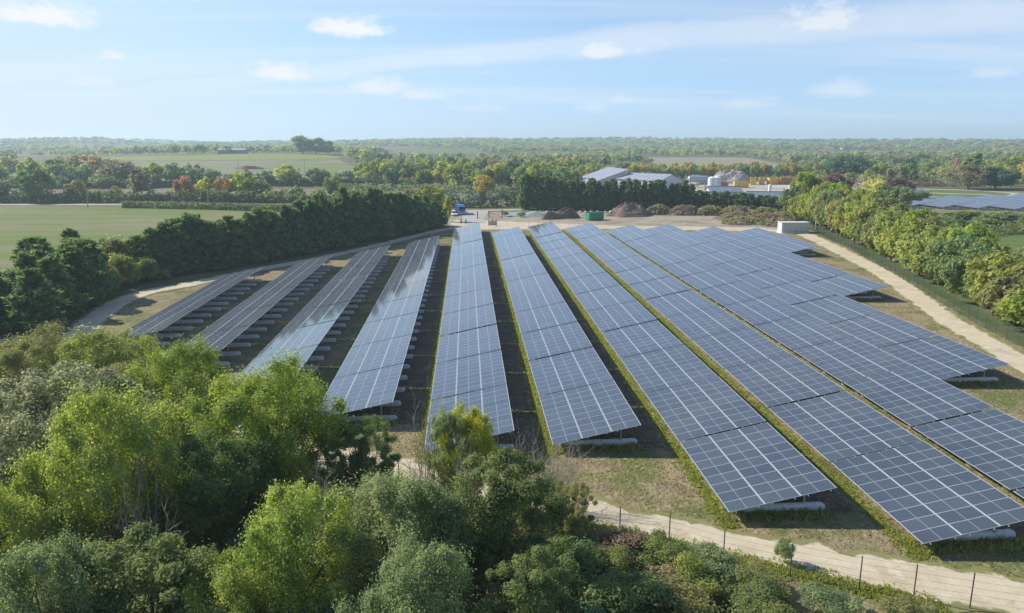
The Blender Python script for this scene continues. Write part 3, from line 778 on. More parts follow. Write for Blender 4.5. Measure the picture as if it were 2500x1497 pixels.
tag(add('bare_shrub', bare(84, 4.6, 3.8, 30, 10, .028), None, (5.4, 41.0, 0)), 'low tangle of bare twigs by the sixth panel row', 'shrub')
tag(add('dead_tree', bare(86, 7.0, 5.0, 9, 9, .085, 1.0), None, (-15.6, 33.2, 0)), 'pale dead branches showing in the shade among the near trees', 'tree')
tag(add('bare_shrub', bare(85, 6.6, 2.0, 10, 11, .04, .8), None, (-.4, 36.5, 0)), 'thin bare stems between the willow and the slim yellow tree', 'shrub')

# ------------------------------------------------------------------ conifers left and centre, trees along the right fence
def along(pts, step):
    out = []
    for i in range(len(pts) - 1):
        a, b = pts[i], pts[i + 1]; d = math.hypot(b[0] - a[0], b[1] - a[1]); k = max(1, round(d / step))
        for j in range(k): out.append(tuple(p + (q - p) * j / k for p, q in zip(a, b)))
    out.append(pts[-1])
    return out
lc = along([(-57, 126.5, 9.2), (-51.2, 132, 10.4), (-46, 138, 9.4), (-40.4, 146, 10.4), (-35.2, 153, 11), (-29.5, 161.5, 12.1), (-22.2, 173.5, 12.3), (-14.6, 187, 10.2), (-9, 197, 7)], 2.2)
for i, (x, y, h) in enumerate(lc):
    plant('conifer_tree', CON[i % 3], x + rnd.uniform(-.7, .7), y + rnd.uniform(-.7, .7), h * rnd.choice([.84, .92, .96, 1.0, 1.03, 1.1]), 7.2 * rnd.uniform(.85, 1.15), 'conifer2' if rnd.random() < .4 else 'conifer',
          f'shaggy dark conifer, {ordn(i)} from the near end of the long row beside the panels', 'conifer', 'conifers in the row left of the panels')
for i, (x, y, h) in enumerate([(-66.5, 112, 9.4), (-64.5, 118.5, 9.8), (-62.5, 106, 8.2), (-66, 99, 7.6), (-56.5, 98, 8.6), (-72, 104, 9.8), (-58.5, 110, 9.2), (-62, 90, 6.8), (-70, 94, 7), (-63, 116, 8.6), (-56.8, 104, 8.8), (-55, 91, 8), (-66, 85, 6.4), (-75, 110, 8), (-70, 99, 8), (-63, 94, 8), (-73, 88, 7.5), (-61, 101, 8.6), (-80, 100, 10), (-78, 94, 9.5), (-84, 106, 10), (-76, 102, 10)]):
    plant('conifer_tree', CON[i % 3], x, y, h, 7.4 * rnd.uniform(.9, 1.1), 'conifer2' if i % 3 == 0 else 'conifer', f'broad dark conifer in the left-edge clump, {ordn(i)} counted from the far side', 'conifer', 'dark conifer clump at the left edge')
for i, (x, y, h, w, t) in enumerate([(-60.5, 124, 7.4, 6.5, 'olive'), (-58, 119.5, 5.2, 5.5, 'olivelime'), (-63.5, 122, 6.4, 5, 'dun'), (-55.8, 118.6, 4.2, 3.5, 'lime'), (-57.5, 114.5, 3.4, 4, 'olivelime'), (-54.5, 121.5, 4.2, 4, 'forest')]):
    plant('deciduous_tree', MID[i % 4], x, y, h, w, t, f"{['tall olive', 'light green', 'bare-topped dun', 'small bright green', 'low yellow-green', 'dark green'][i]} tree in the gap between the dark conifers", 'tree')
for i, (x, y) in enumerate([(-53, 123.5), (-46.5, 132), (-41, 139.5), (-33.5, 150), (-26.5, 160), (-19.5, 172), (-12, 185)]):
    plant('hedge_shrub', BUSH[i % 2], x, y, 2.0 * rnd.uniform(.7, 1.2), 3.2, rnd.choice(['forest', 'olive', 'darkgreen']), f'low shrub at the foot of the conifer row, {ordn(i)} from its near end', 'shrub', 'shrubs at the foot of the conifers')
cc = along([(20.5, 245.5, 12.4), (30, 242, 11.0), (45, 239, 10.4), (60, 237.5, 10.3), (74, 237, 9.6), (79, 236, 7.2), (92, 231, 5.9), (104, 226.5, 4.9)], 2.4)
for i, (x, y, h) in enumerate(cc):
    plant('conifer_tree', CON[i % 3], x + rnd.uniform(-.5, .5), y + rnd.uniform(-.6, .6), h * rnd.uniform(.9, 1.06), 5.6 * rnd.uniform(.9, 1.12), 'conifer' if rnd.random() < .7 else 'conifer2',
          f'dark conifer, {ordn(i)} from the gate in the screen behind the yard', 'conifer', 'conifer screen behind the yard')
# trees beyond the right fence
FEN = [(93, 190), (90.5, 180), (86, 162), (82.4, 145.3), (74.9, 117.4), (69.2, 98.1), (65.2, 84), (62.4, 71.7), (59.5, 58)]
def fen(y):
    for (x0, y0), (x1, y1) in zip(FEN, FEN[1:]):
        if y1 <= y <= y0: return x0 + (x1 - x0) * (y0 - y) / (y0 - y1)
    return FEN[-1][0]
y = 196.; i = 0
while y > 62:
    for s, (dx, hm) in enumerate(((4.2, 1.0), (9.2, 1.08))):
        h = (9.4 if y > 165 else 8.6 if y > 105 else 5.2 + (y - 62) / 43 * 3.2) * hm * rnd.uniform(.8, 1.12)
        t = rnd.choice(['olivelime', 'lime', 'forest', 'green', 'olive', 'yellowgreen', 'olivelime', 'olive'])
        plant('bushy_tree', MID[rnd.randrange(4)], fen(min(y, 189)) + dx + rnd.uniform(-.6, 1.0), y + rnd.uniform(-1, 1) + s * 2.2, h, rnd.uniform(6.8, 9.0), t,
              f"{ {'olivelime': 'olive-green', 'lime': 'yellow-green', 'green': 'mid-green', 'olive': 'dull olive', 'yellowgreen': 'yellowing', 'forest': 'dark green'}[t]} bushy tree beyond the green fence, {ordn(i)} from the transformer in the {'front' if s == 0 else 'back'} line", 'tree', 'bushy trees beyond the right fence')
    y -= 5.4; i += 1
for x, y, h, w, t, ar, lab in [(104.5, 213, 13.2, 8.5, 'lime', MID[0], 'tall bright green tree at the end of the conifer screen'), (133.5, 250, 11, 11, 'plum', MID[1], 'dark purple-brown tree left of the weeping willow'),
                               (136, 228, 10.2, 11.5, 'willowy', MID[2], 'pale yellow weeping willow above the right fence trees'), (141, 222, 8.2, 7.5, 'willow', MID[3], 'hanging grey-green willow beside the yellow one'), (164, 262, 8.8, 10.5, 'plum', MID[0], 'dark purple tree behind the clipped hedge'),
                               (233, 420, 13.4, 34, 'dark', MID[1], 'very wide dark oak above the purple trees'), (245, 332, 17, 9, 'green', POP, 'tall narrow poplar beside the practice circuit'), (240, 326, 11.5, 15, 'dun', MID[2], 'ivy-brown tree at the circuit edge'),
                               (254, 326, 9.6, 18, 'dark', MID[3], 'dark clump of trees right of the circuit'), (320, 398, 13.5, 22, 'lime', MID[0], 'yellow-green tree at the right edge above the circuit'),
                               (7.6, 300, 9, 9.8, 'gold', MID[1], 'golden autumn tree behind the gate'), (-5.6, 209, 7.2, 2.8, 'yellow', MID[2], 'slender bright yellow tree beside the blue truck'),
                               (-12.0, 236, 8.8, 9.5, 'olivelime', MID[3], 'olive-yellow rounded tree behind the end of the conifer row'), (-18, 238, 7.8, 7, 'dun', MID[0], 'brownish tree behind the conifer row'),
                               (-194, 866, 20.8, 24, 'sage', MID[1], 'tallest broad tree on the hill skyline'), (-178, 868, 18.5, 22, 'green', MID[3], 'second broad tree on the hill skyline, right of the tallest'), (-164, 866, 16, 18, 'green', MID[0], 'lower dark tree at the right of the skyline group'),
                               (98, 205, 9.4, 10, 'forest', MID[2], 'dark green tree behind the white transformer house'), (103, 190, 9.2, 9, 'olivelime', MID[1], 'olive-green tree right of the camera mast'), (109, 203, 9.8, 10, 'green', MID[3], 'tall mid-green tree between the mast and the willow'), (115, 214, 9.6, 10, 'lime', MID[0], 'yellow-green tree left of the yellow willow'), (119, 197, 8.6, 10, 'green', MID[2], 'rounded green tree under the yellow willow'), (112, 200, 6.2, 9, 'green', MID[0], 'mid-green tree below the willow'), (120, 212, 6.6, 9, 'olivelime', MID[1], 'olive tree left below the willow'), (110, 224, 6, 8, 'olive', MID[3], 'dull olive tree at the end of the low hedge')]:
    plant('deciduous_tree', ar, x, y, h, w, t, lab, 'tree', jit=.03)
for i, (x, y, h, w) in enumerate([(118, 182, 3, 9), (128, 186, 2.6, 10), (140, 190, 3.4, 12), (152, 192, 3.0, 10), (165, 190, 3.8, 12), (178, 194, 3.2, 12), (146, 204, 1.4, 6), (166, 203, 1.4, 7), (120, 226, 1.8, 7), (128, 216, 2.2, 8), (112, 170, 3.6, 8), (124, 172, 3.2, 8), (136, 176, 3, 9), (150, 178, 3.2, 10), (163, 180, 3, 10)]):
    plant('meadow_bush', MID[i % 4], x, y, h, w, rnd.choice(['olive', 'forest', 'green', 'sage']), f'rounded bush in the meadow thicket, {ordn(i)} counted from the willow', 'bush', 'bushes on the rough meadow')

# hedgerows in the fields
H2 = [(-169.8, 292, 14.2, 14.5, 'green'), (-154.5, 292, 8.4, 8.6, 'olive'), (-129.4, 292, 12.8, 7.4, 'dun'), (-112.4, 292, 10.0, 7.3, 'rust'), (-104.7, 292, 8.9, 9.4, 'yellow'), (-97.2, 292, 9.0, 8.6, 'orange'), (-89.5, 292, 11.1, 11.0, 'lime'), (-82.8, 292, 8.3, 9.7, 'green'), (-54.0, 292, 9.5, 7.2, 'green'), (-182.2, 292, 7.9, 8.0, 'dark'), (-139.5, 292, 6.1, 7.5, 'olive'), (-74.1, 292, 4.7, 6.1, 'olive'), (-68.4, 292, 5.8, 6.1, 'green'), (-43.8, 292, 5.6, 5.1, 'olive')]
H3 = [(-248.8, 425, 14.0, 11.4, 'yellow'), (-210.2, 375, 7.6, 6.5, 'yellow'), (-224.3, 405, 13.5, 16.7, 'green'), (-229.3, 430, 15.0, 17.5, 'olive'), (-203.6, 405, 15.7, 21.1, 'dun'), (-198.8, 382, 11.2, 13.0, 'green'), (-183.7, 392, 13.6, 22.1, 'dun'), (-164.3, 388, 12.0, 15.2, 'yellowgreen'), (-153.8, 388, 12.0, 12.6, 'green'), (-144.7, 390, 11.4, 11.6, 'sage'), (-135.1, 388, 8.7, 10.0, 'green'), (-117.2, 390, 8.6, 8.5, 'olive'), (-108.6, 392, 7.8, 9.9, 'sage'), (-96.5, 392, 10.6, 16.4, 'yellowgreen'), (-78.8, 390, 9.1, 12.9, 'green'), (-64.4, 388, 7.9, 13.7, 'sage'), (-200.9, 372, 8.5, 11.3, 'dark'), (-184.6, 375, 6.7, 15.0, 'green'), (-294.8, 480, 13.0, 13.7, 'olive'), (-168.5, 375, 6.2, 11.9, 'dark'), (-51.9, 392, 7.2, 9.2, 'olive'), (-127.0, 392, 6.4, 9.6, 'dun')]
WORD = {'green': 'mid-green', 'olive': 'olive', 'dun': 'brownish', 'rust': 'rust-red', 'yellow': 'yellow', 'orange': 'orange', 'lime': 'yellow-green', 'dark': 'dark green', 'yellowgreen': 'yellow-topped', 'sage': 'grey-green', 'gold': 'golden', 'olivelime': 'olive-green', 'forest': 'dark green', 'conifer': 'blackish green'}
for nm, L_ in (('along the road', H2), ('below the hill field', H3)):
    for i, (x, y, h, w, t) in enumerate(sorted(L_)):
        plant('hedgerow_tree', FAR[i % 5] if t != 'dun' or w > 9 else POP, x, y, h, w, t, f'{WORD[t]} tree, {ordn(i)} from the left in the hedgerow {nm}', 'tree', 'hedgerow trees in the fields')

def hedge(name, pl, h, w, tint, label, dens=9, size=.5, cat='hedge', boxy=False, rough=.3):
    """one hedge: a run of leaf clumps on stems"""
    C = resample(pl, w * .45); rng = np.random.default_rng(len(label) * 7)
    cs = []; rr = []
    for c in C:
        for k in range(2):
            hh = h * (1 if boxy else rng.uniform(1 - rough, 1 + rough * .6))
            for z in np.arange(h * .18, hh, w * .45 if not boxy else w * .35):
                cs.append((c.x + rng.normal() * w * .16, c.y + rng.normal() * w * .16, float(zg(c.x, c.y)) + z)); rr.append(w * (.42 if boxy else rng.uniform(.3, .5)))
    V, F, lf = leaves(rng, cs, rr, dens, size, shell=.5, flat=.9 if not boxy else .6)
    o = add(name, npmesh(name, V, F, [LEAF], attr={'leaf': ('FLOAT', lf)}))
    t = TINT[tint]; o.color = (*t, 1)
    tag(o, label, cat)
    return o
hedge('hedge', [(-420, 312), (-260, 298), (-181, 290), (-135, 288.5), (-78, 284), (-40, 276)], 3.6, 3.4, 'forest', 'continuous dark field hedge along the road', 30, .7)
hedge('hedge', [(-300, 382), (-211, 380), (-150, 384), (-109, 392), (-55, 384), (-30, 370)], 3.6, 3.6, 'dark', 'dark hedge at the far side of the ploughed field', 26, .75)
hedge('clipped_hedge', [(-124, 264.5), (-100, 259), (-76, 251), (-60, 246)], 2.3, 2.2, 'forest', 'low clipped grey-green hedge at the end of the crop field', 22, .38, boxy=True)
hedge('clipped_hedge', [(152, 243), (162, 250), (174, 258.5)], 4.2, 2.6, 'forest', 'tall clipped hedge beside the second solar field', 26, .42, boxy=True)
hedge('hedge', [(-30, 262), (-12, 258), (0, 255), (20, 258), (50, 262)], 5.2, 4.2, 'dark', 'shaded dark hedge behind the road by the gate', 30, .6)
hedge('hedge', [(18, 322), (-10, 336), (-40, 352), (-70, 366)], 3.0, 3.4, 'sage', 'scrubby hedge at the foot of the centre wood', 12, .6)
hedge('hedge', [(190, 345), (215, 352), (240, 350), (262, 345)], 3.4, 4, 'plum', 'reddish-brown scrub behind the practice circuit', 12, .6)
hedge('hedge', [(118, 160), (135, 168), (160, 174), (195, 182)], 2.2, 3.0, 'forest', 'dark hedge between the right field and the meadow', 14, .45)

# ------------------------------------------------------------------ woods
def inside(x, y, poly):
    c = False; n = len(poly); j = n - 1
    for i in range(n):
        xi, yi = poly[i]; xj, yj = poly[j]
        if (yi > y) != (yj > y) and x < (xj - xi) * (y - yi) / (yj - yi) + xi: c = not c
        j = i
    return c
PAL = ['lime'] * 4 + ['olivelime'] * 4 + ['green'] * 5 + ['sage'] * 3 + ['yellowgreen'] * 3 + ['olive'] * 3 + ['dun'] * 2 + ['dark'] * 3 + ['gold', 'rust']
WOODS = []
def wood(poly, n, hr, label, group, mind, pal=PAL, arch=FAR, wr=(.75, 1.15)):
    WOODS.append(poly)
    xs = [p[0] for p in poly]; ys = [p[1] for p in poly]; got = []; tries = 0
    while len(got) < n and tries < 20000:
        tries += 1
        x = rnd.uniform(min(xs), max(xs)); y = min(ys) + (max(ys) - min(ys)) * rnd.random() ** 1.4
        if not inside(x, y, poly): continue
        md = mind * (.75 + .5 * y / 600)
        if any((x - a) ** 2 + (y - b) ** 2 < md * md for a, b in got): continue
        got.append((x, y))
    for x, y in got:
        h = rnd.uniform(*hr) * (1 - .4 * float(sst(430, 680, y))); t = rnd.choice(pal)
        plant('wood_tree', arch[rnd.randrange(len(arch))], x, y, h, h * rnd.uniform(*wr), t, f'{WORD[t]} tree {label}', 'tree', f'{WORD[t]} trees {group}')
wood([(-48, 378), (-66, 420), (-72, 530), (-112, 690), (-120, 720), (60, 720), (130, 640), (78, 420), (56, 352), (40, 318), (24, 330), (-10, 345)], 135, (8, 13.5), 'in the mixed wood behind the gate', 'in the wood behind the gate', 7.5)
wood([(60, 420), (130, 425), (200, 428), (290, 470), (300, 530), (180, 530), (120, 560), (70, 470)], 60, (6, 9), 'in the wood behind the sheds', 'in the wood behind the sheds', 7.5)
wood([(205, 420), (190, 360), (262, 352), (360, 330), (520, 560), (560, 720), (300, 720), (290, 480)], 85, (7, 12), 'in the wood behind the practice circuit', 'in the wood behind the circuit', 8)
wood([(-420, 470), (-300, 470), (-330, 430), (-250, 440), (-240, 425), (-260, 400), (-330, 390), (-460, 440)], 24, (7, 12), 'at the left edge behind the hedgerow', 'behind the left hedgerow', 9)

for i, (x, y) in enumerate(along([(66, 402), (82, 414), (120, 418), (170, 426), (222, 434)], 4.4)):
    t = rnd.choice(['yellowgreen', 'lime', 'olivelime', 'gold', 'lime', 'olive', 'green'])
    plant('wood_tree', FAR[i % 5], x + rnd.uniform(-1, 1), y + rnd.uniform(-2, 3), rnd.uniform(7, 9.8), rnd.uniform(5, 7.5), t, f'{WORD[t]} young tree, {ordn(i)} from the left in the line behind the works yard', 'tree', 'line of young trees behind the works yard')
for i, (x, y) in enumerate(along([(-52, 396), (-30, 372), (-8, 352), (16, 338), (36, 330), (52, 348)], 7.0)):
    t = rnd.choice(['yellowgreen', 'lime', 'olivelime', 'green', 'green', 'sage', 'dark'])
    plant('wood_tree', FAR[(i + 2) % 5], x + rnd.uniform(-2, 2), y + 8 + rnd.uniform(-2, 6), rnd.uniform(8.5, 13), rnd.uniform(8, 12), t, f'{WORD[t]} tree, {ordn(i)} from the left along the front edge of the centre wood', 'tree', 'front edge of the centre wood')
HOLES = [[(-371, 765), (-308, 792), (-238, 870), (-150, 870), (-110, 700), (-74, 535), (-160, 420), (-330, 520), (-400, 640)],
         [(-150, 1480), (10, 1480), (40, 1040), (-110, 1040)], [(-330, 1680), (-60, 1680), (-150, 1500), (-300, 1500)], [(158, 545), (292, 545), (388, 968), (228, 968)],
         [(-170, 1500), (20, 1500), (50, 715), (-95, 715)], [(-560, 1480), (-300, 1480), (-350, 1950), (-640, 1950)], [(560, 1030), (760, 1030), (900, 1300), (640, 1300)]]
def far_woods():
    rng = np.random.default_rng(5)
    # unit crowns of ~70 leaf masses each
    units = []
    for k in range(5):
        C = []; Rr = []
        for _ in range(9):
            d = rng.normal(size=3); d /= np.linalg.norm(d); d[2] = abs(d[2]) * 1.0
            C.append(d * np.array([.30, .30, .34]) + np.array([0, 0, .42])); Rr.append(rng.uniform(.16, .26))
        V, F, lf = leaves(rng, C, Rr, 6, .21, elong=1.3, shell=.55, jitter=.55)
        V[:, 2] = np.maximum(V[:, 2], .0)
        units.append((V, lf))
    pts = []
    def ok(x, y):
        if any(inside(x, y, p) for p in HOLES): return False
        return True
    # clumpy cover: belts of trees between open patches
    def dens(x, y):
        v = math.sin(x * .011 + y * .004) + math.sin(x * .004 - y * .0105 + 2) + .8 * math.sin(x * .023 + y * .017 + 1)
        return v
    tries = 0
    while len(pts) < 8200 and tries < 60000:
        tries += 1
        r = 640 * (5200 / 640) ** (rng.random() ** .85); a = rng.uniform(-.68, .80)
        x, y = r * math.sin(a), r * math.cos(a)
        if y < 690 and -130 < x < 560: continue
        if r < 760 and a < -.45: pass
        if dens(x, y) < (-.55 if r > 900 else -1.1): continue
        if not ok(x, y): continue
        pts.append((x, y, r))
    # scrub and young trees closing the gaps between the single trees of the near woods
    for poly in WOODS:
        xs = [p[0] for p in poly]; ys = [p[1] for p in poly]; k = 0
        want = int((max(xs) - min(xs)) * (max(ys) - min(ys)) / 160)
        for _ in range(want):
            x, y = rng.uniform(min(xs), max(xs)), rng.uniform(min(ys), max(ys))
            if inside(x, y, poly) and ok(x, y): pts.append((x, y, -1))
    near = [p for p in pts if p[2] < 1500]; far = [p for p in pts if p[2] >= 1500]
    for nm, P_, lab in (('woods', near, 'hazy belt of mixed woods beyond the fields'), ('woods', far, 'bluish far-off woods along the skyline')):
        VV = []; LL = []; TT = []
        for x, y, r in P_:
            V, lf = units[rng.integers(5)]
            h = rng.uniform(8, 13) * (.55 if r < 0 else 1); w = h * rng.uniform(.95, 1.5) * (1.0 if r < 1500 else 1.5)
            a = rng.random() * 6.28; c, s = math.cos(a), math.sin(a)
            Q = np.stack([(V[:, 0] * c - V[:, 1] * s) * w, (V[:, 0] * s + V[:, 1] * c) * w, V[:, 2] * h], 1) + np.array([x, y, float(zg(x, y)) - .3])
            t = np.array(TINT[rng.choice(['lime', 'olivelime', 'green', 'green', 'sage', 'olive', 'dun', 'dark', 'forest', 'yellowgreen'])])
            VV.append(Q); LL.append(lf); TT.append(np.repeat(np.array([[*t, 1.]]), len(Q), 0))
        V = np.concatenate(VV); F = np.arange(len(V)).reshape(-1, 4)
        tag(add(nm, npmesh(nm, V, F, [LEAF_MASS], attr={'leaf': ('FLOAT', np.concatenate(LL)), 'tint': ('FLOAT_COLOR', np.concatenate(TT))})), lab, 'woods', kind='stuff')
far_woods()

# ------------------------------------------------------------------ buildings and things behind the yard
WALL_W = mat('white_cladding', (.55, .56, .55), .6, .3, vary=.05, vscale=1)
WALL_C = mat('cream_cladding', (.56, .55, .45), .6, .3, vary=.05, vscale=1)
ROOF_B = mat('blue_grey_roof', (.30, .34, .40), .6, .3, .0, vary=.08, vscale=.6)
ROOF_D = mat('dark_blue_roof', (.17, .20, .25), .6, .3, .0, vary=.1, vscale=.6)
DARK = mat('dark_opening', (.03, .03, .035), .8)
WHITE = mat('white_paint', (.66, .66, .65), .5)
YELLOW = mat('yellow_paint', (.72, .47, .03), .5, .4, vary=.08)
ORANGE = mat('rusty_orange', (.42, .18, .06), .7, vary=.2)
GREENP = mat('green_paint', (.04, .27, .15), .5, .4, vary=.12, vscale=1.5)
BLUEP = mat('blue_paint', (.03, .14, .42), .35, .5)
RUBBER = mat('rubber', (.03, .03, .03), .85)
STEELG = mat('grey_steel', (.38, .41, .44), .4, .5, .4)
def at(x, y, dz=0): return (x, y, float(zg(x, y)) + dz)
def rz(a): return (0, 0, R(a))

def mono_shed():
    e = add('storage_shed', None, None, at(58, 331), rz(4)); tag(e, 'tall cream shed with one steep blue-grey roof behind the conifers', 'shed')
    b = MB(); b.prism([(0, -.3), (17.5, -.3), (17.5, 9.6), (0, 3.4)], 0, 34); b.build('wall', WALL_C, e)
    b = MB(); b.prism([(-.6, 3.25), (17.9, 9.78), (17.9, 10.0), (-.6, 3.47)], -.6, 34.6); b.build('roof', ROOF_B, e)
    for k in range(11):
        q = MB(); y = .6 + k * 3.2; q.prism([(-.6, 3.47), (17.9, 10.0), (17.9, 10.08), (-.6, 3.55)], y, y + .12); q.build('roof_rib', ROOF_B, e)
    b = MB(); b.box(3, 8, -.06, .02, 0, 3.2); b.build('door', STEELG, e)
mono_shed()
def gable(name, x, y, rot, wdt, ln, eave, ridge, wall, roof, label, doors=(), ribs=8, cat='shed'):
    e = add(name, None, None, at(x, y), rz(rot)); tag(e, label, cat)
    h = wdt / 2
    b = MB(); b.prism([(-h, -.3), (h, -.3), (h, eave), (0, ridge), (-h, eave)], 0, ln); b.build('wall', wall, e)
    sl = (ridge - eave) / h
    for s in (-1, 1):
        b = MB(); b.prism([(s * (h + .5), eave - sl * .5 + .03), (0, ridge + .03), (0, ridge + .2), (s * (h + .5), eave - sl * .5 + .2)][::s], -.5, ln + .5); r_ = b.build('roof', roof, e)
        for k in range(ribs):
            yy = (k + .5) / ribs * ln
            q = MB(); q.prism([(s * (h + .5), eave - sl * .5 + .2), (0, ridge + .2), (0, ridge + .28), (s * (h + .5), eave - sl * .5 + .28)][::s], yy, yy + .12); q.build('roof_rib', roof, r_)
    b = MB(); b.box(-.25, .25, -.5, ln + .5, ridge + .16, ridge + .34); b.build('ridge_cap', roof, e)
    for (fx0, fx1, hh, side) in doors:
        b = MB()
        if side == 'g': b.box(fx0, fx1, -.07, .02, 0, hh)
        elif side == 'l': b.box(-h - .07, -h + .02, fx0, fx1, 0, hh)
        else: b.box(h - .02, h + .07, fx0, fx1, 0, hh)
        b.build('door', DARK if hh > 2.5 else STEELG, e)
    return e
gable('storage_shed', 92, 316, 38, 17, 24, 5.6, 8.0, WALL_W, ROOF_B, 'wide pale shed with a low gable roof right of the steep one', [(-3, 3, 2.4, 'g')])
gable('workshop', 103.5, 265, 84, 10, 11.5, 4.2, 5.8, WALL_W, ROOF_D, 'low white workshop with dark roof behind the hedge', [(1.5, 2.8, 2.6, 'g'), (-3.2, -1.4, 2.6, 'g'), (2, 4, 2.6, 'l'), (7, 9, 2.6, 'l')])
gable('workshop', 119, 253, 82, 10, 16, 2.9, 4.5, WALL_W, ROOF_D, 'long low white workshop nearest the right-hand trees', [(2, 4, 2.6, 'l'), (10, 13, 2.6, 'l')])

def silo(x, y, label):
    e = add('silo', None, None, at(x, y)); tag(e, label, 'silo')
    b = MB(); b.tube([(0, 0, 2.0), (0, 0, 8.2)], 1.55, 16); b.build('shell', WHITE, e, smooth=False)
    b = MB(); b.tube([(0, 0, .9), (0, 0, 2.0)], [.4, 1.55], 16); b.build('hopper', WHITE, e)
    b = MB(); b.tube([(0, 0, 8.2), (0, 0, 8.8)], [1.55, .3], 16); b.build('cap', WHITE, e)
    for k in range(4):
        a = k * math.pi / 2 + .4; q = MB(); q.box(math.cos(a) * 1.35 - .09, math.cos(a) * 1.35 + .09, math.sin(a) * 1.35 - .09, math.sin(a) * 1.35 + .09, -.2, 2.6); q.build('leg', STEELG, e)
silo(99.6, 284, 'white silo nearest the low workshop'); silo(102.8, 287, 'white silo standing behind its twin')
def tank():
    e = add('storage_tank', None, None, at(112, 353), rz(-8)); tag(e, 'grey horizontal tank on legs beside the orange container', 'tank')
    b = MB(); b.tube([(-.5, 0, 4.2), (0, 0, 4.2), (9, 0, 4.2), (9.5, 0, 4.2)], [.9, 1.6, 1.6, .9], 16); b.build('vessel', STEELG, e)
    for x in (.8, 4.4, 8.2):
        q = MB(); q.box(x - .15, x + .15, -1.3, -1.05, -.2, 3.6); q.box(x - .15, x + .15, 1.05, 1.3, -.2, 3.6); q.box(x - .2, x + .2, -1.5, 1.5, 2.6, 3.0); q.build('saddle', STEELG, e)
    b = MB(); b.tube([(4.5, 0, 5.75), (4.5, 0, 6.2)], .3, 10); b.build('manhole', STEELG, e)
tank()
def container(name, x, y, rot, m, label, L=6, w=2.4, h=2.3, load=None, group=None):
    e = add(name, None, None, at(x, y), rz(rot)); tag(e, label, 'skip', group)
    b = MB(); t = .08
    b.box(-L / 2, L / 2, -w / 2, w / 2, .25, .33)
    b.build('floor', m, e)
    for s in (-1, 1):
        q = MB(); q.box(-L / 2, L / 2, s * w / 2 - t / 2, s * w / 2 + t / 2, .332, h); q.build('side', m, e)
        for k in range(7):
            xx = -L / 2 + .15 + k * (L - .3) / 6
            r_ = MB(); r_.box(xx - .06, xx + .06, s * (w / 2 + .042), s * (w / 2 + .14), .30, h - .08) if s > 0 else r_.box(xx - .06, xx + .06, s * (w / 2 + .14), s * (w / 2 + .042), .30, h - .08); r_.build('rib', m, e)
        q = MB(); q.box(-L / 2 - .05, L / 2 + .05, s * w / 2 - .09, s * w / 2 + .09, h + .002, h + .13); q.build('top_rail', m, e)
        q = MB(); q.box(s * L / 2 - t / 2, s * L / 2 + t / 2, -w / 2 + .05, w / 2 - .05, .334, h - .002); q.build('end_door', m, e)
        q = MB(); q.box(-L / 2 + .2, L / 2 - .2, s * .55 - .08, s * .55 + .08, .0, .248); q.build('skid', RUBBER, e)
    if load:
        q = MB(); n = 9
        rr = random.Random(3)
        g = [[(-L / 2 + .1 + i * (L - .2) / n, -w / 2 + .1 + j * (w - .2) / 4, h - .35 + rr.random() * .55) for j in range(5)] for i in range(n + 1)]
        for i in range(n):
            for j in range(4): q.face([g[i][j], g[i + 1][j], g[i + 1][j + 1], g[i][j + 1]])
        q.build('load', load, e)
    return e
SOIL = mat('dark_mulch', (.13, .095, .075), .95, .1, col2=(.22, .17, .13), vscale=3, bump=.8, bscale=4)
container('skip_container', 38.0, 208.8, 24, GREENP, 'green open skip with a brown load in the yard', 5.2, 2.3, 2.3, mat('rusty_scrap', (.26, .12, .07), .9, vary=.4, vscale=3))
container('skip_container', 137, 348, -6, YELLOW, 'yellow skip standing alone beside the orange one', 7.0, 2.5, 3.1)
container('skip_container', 129, 353, 12, ORANGE, 'rusty orange skip next to the grey tank', 6, 2.4, 2.6)
for i, (x, y, a) in enumerate([(153, 372, 70), (158.5, 374, 72), (164, 372, 10), (171, 376, 4), (178, 378, -4), (184, 374, 6), (170, 371, 3)]):
    container('skip_container', x, y, a, YELLOW if i != 6 else ORANGE, f"{'yellow' if i != 6 else 'orange'} skip, {ordn(i)} in the long line of skips counted from the rubble heap", 6.2, 2.5, 3.6, group='line of skips')
# small stuff of the works yard
for i, (x, y, h) in enumerate([(131, 300, 4.6), (140, 300, 4.4), (144.5, 303, 4.6), (153, 312, 4.8), (159, 316, 4.6)]):
    e = add('white_post_tank', None, None, at(x, y)); tag(e, f'upright white tank, {ordn(i)} from the left in the works yard', 'tank', 'upright white tanks in the works yard')
    b = MB(); b.tube([(0, 0, .3), (0, 0, h - .3), (0, 0, h)], [.7, .7, .3], 12); b.build('shell', WHITE, e)
    b = MB(); b.box(-.8, .8, -.8, .8, -.1, .29); b.build('base', STEELG, e)
def car(x, y, rot, m, label, group=None, name='parked_car'):
    e = add(name, None, None, at(x, y), rz(rot)); tag(e, label, 'car', group)
    b = MB(); b.prism([(-2.1, .35), (2.1, .35), (2.15, .75), (1.2, .92), (-1.9, .95), (-2.15, .7)], -.85, .85); b.build('body', m, e, bevel=.06)
    b = MB(); b.prism([(-1.8, .955), (1.1, .925), (.45, 1.42), (-1.3, 1.45)], -.74, .74); b.build('cabin', DARK, e, bevel=.05)
    b = MB(); b.box(-1.25, .42, -.7, .7, 1.452, 1.49); b.build('roof', m, e)
    for sx in (-1.3, 1.3):
        for sy in (-1, 1):
            b = MB(); b.tube([(sx, sy * .70, .32), (sx, sy * .90, .32)], .32, 12); b.build('wheel', RUBBER, e)
    for sy in (-1, 1):
        b = MB(); b.box(2.06, 2.16, sy * .6 - .15, sy * .6 + .15, .60, .74); b.build('headlight', WHITE, e)
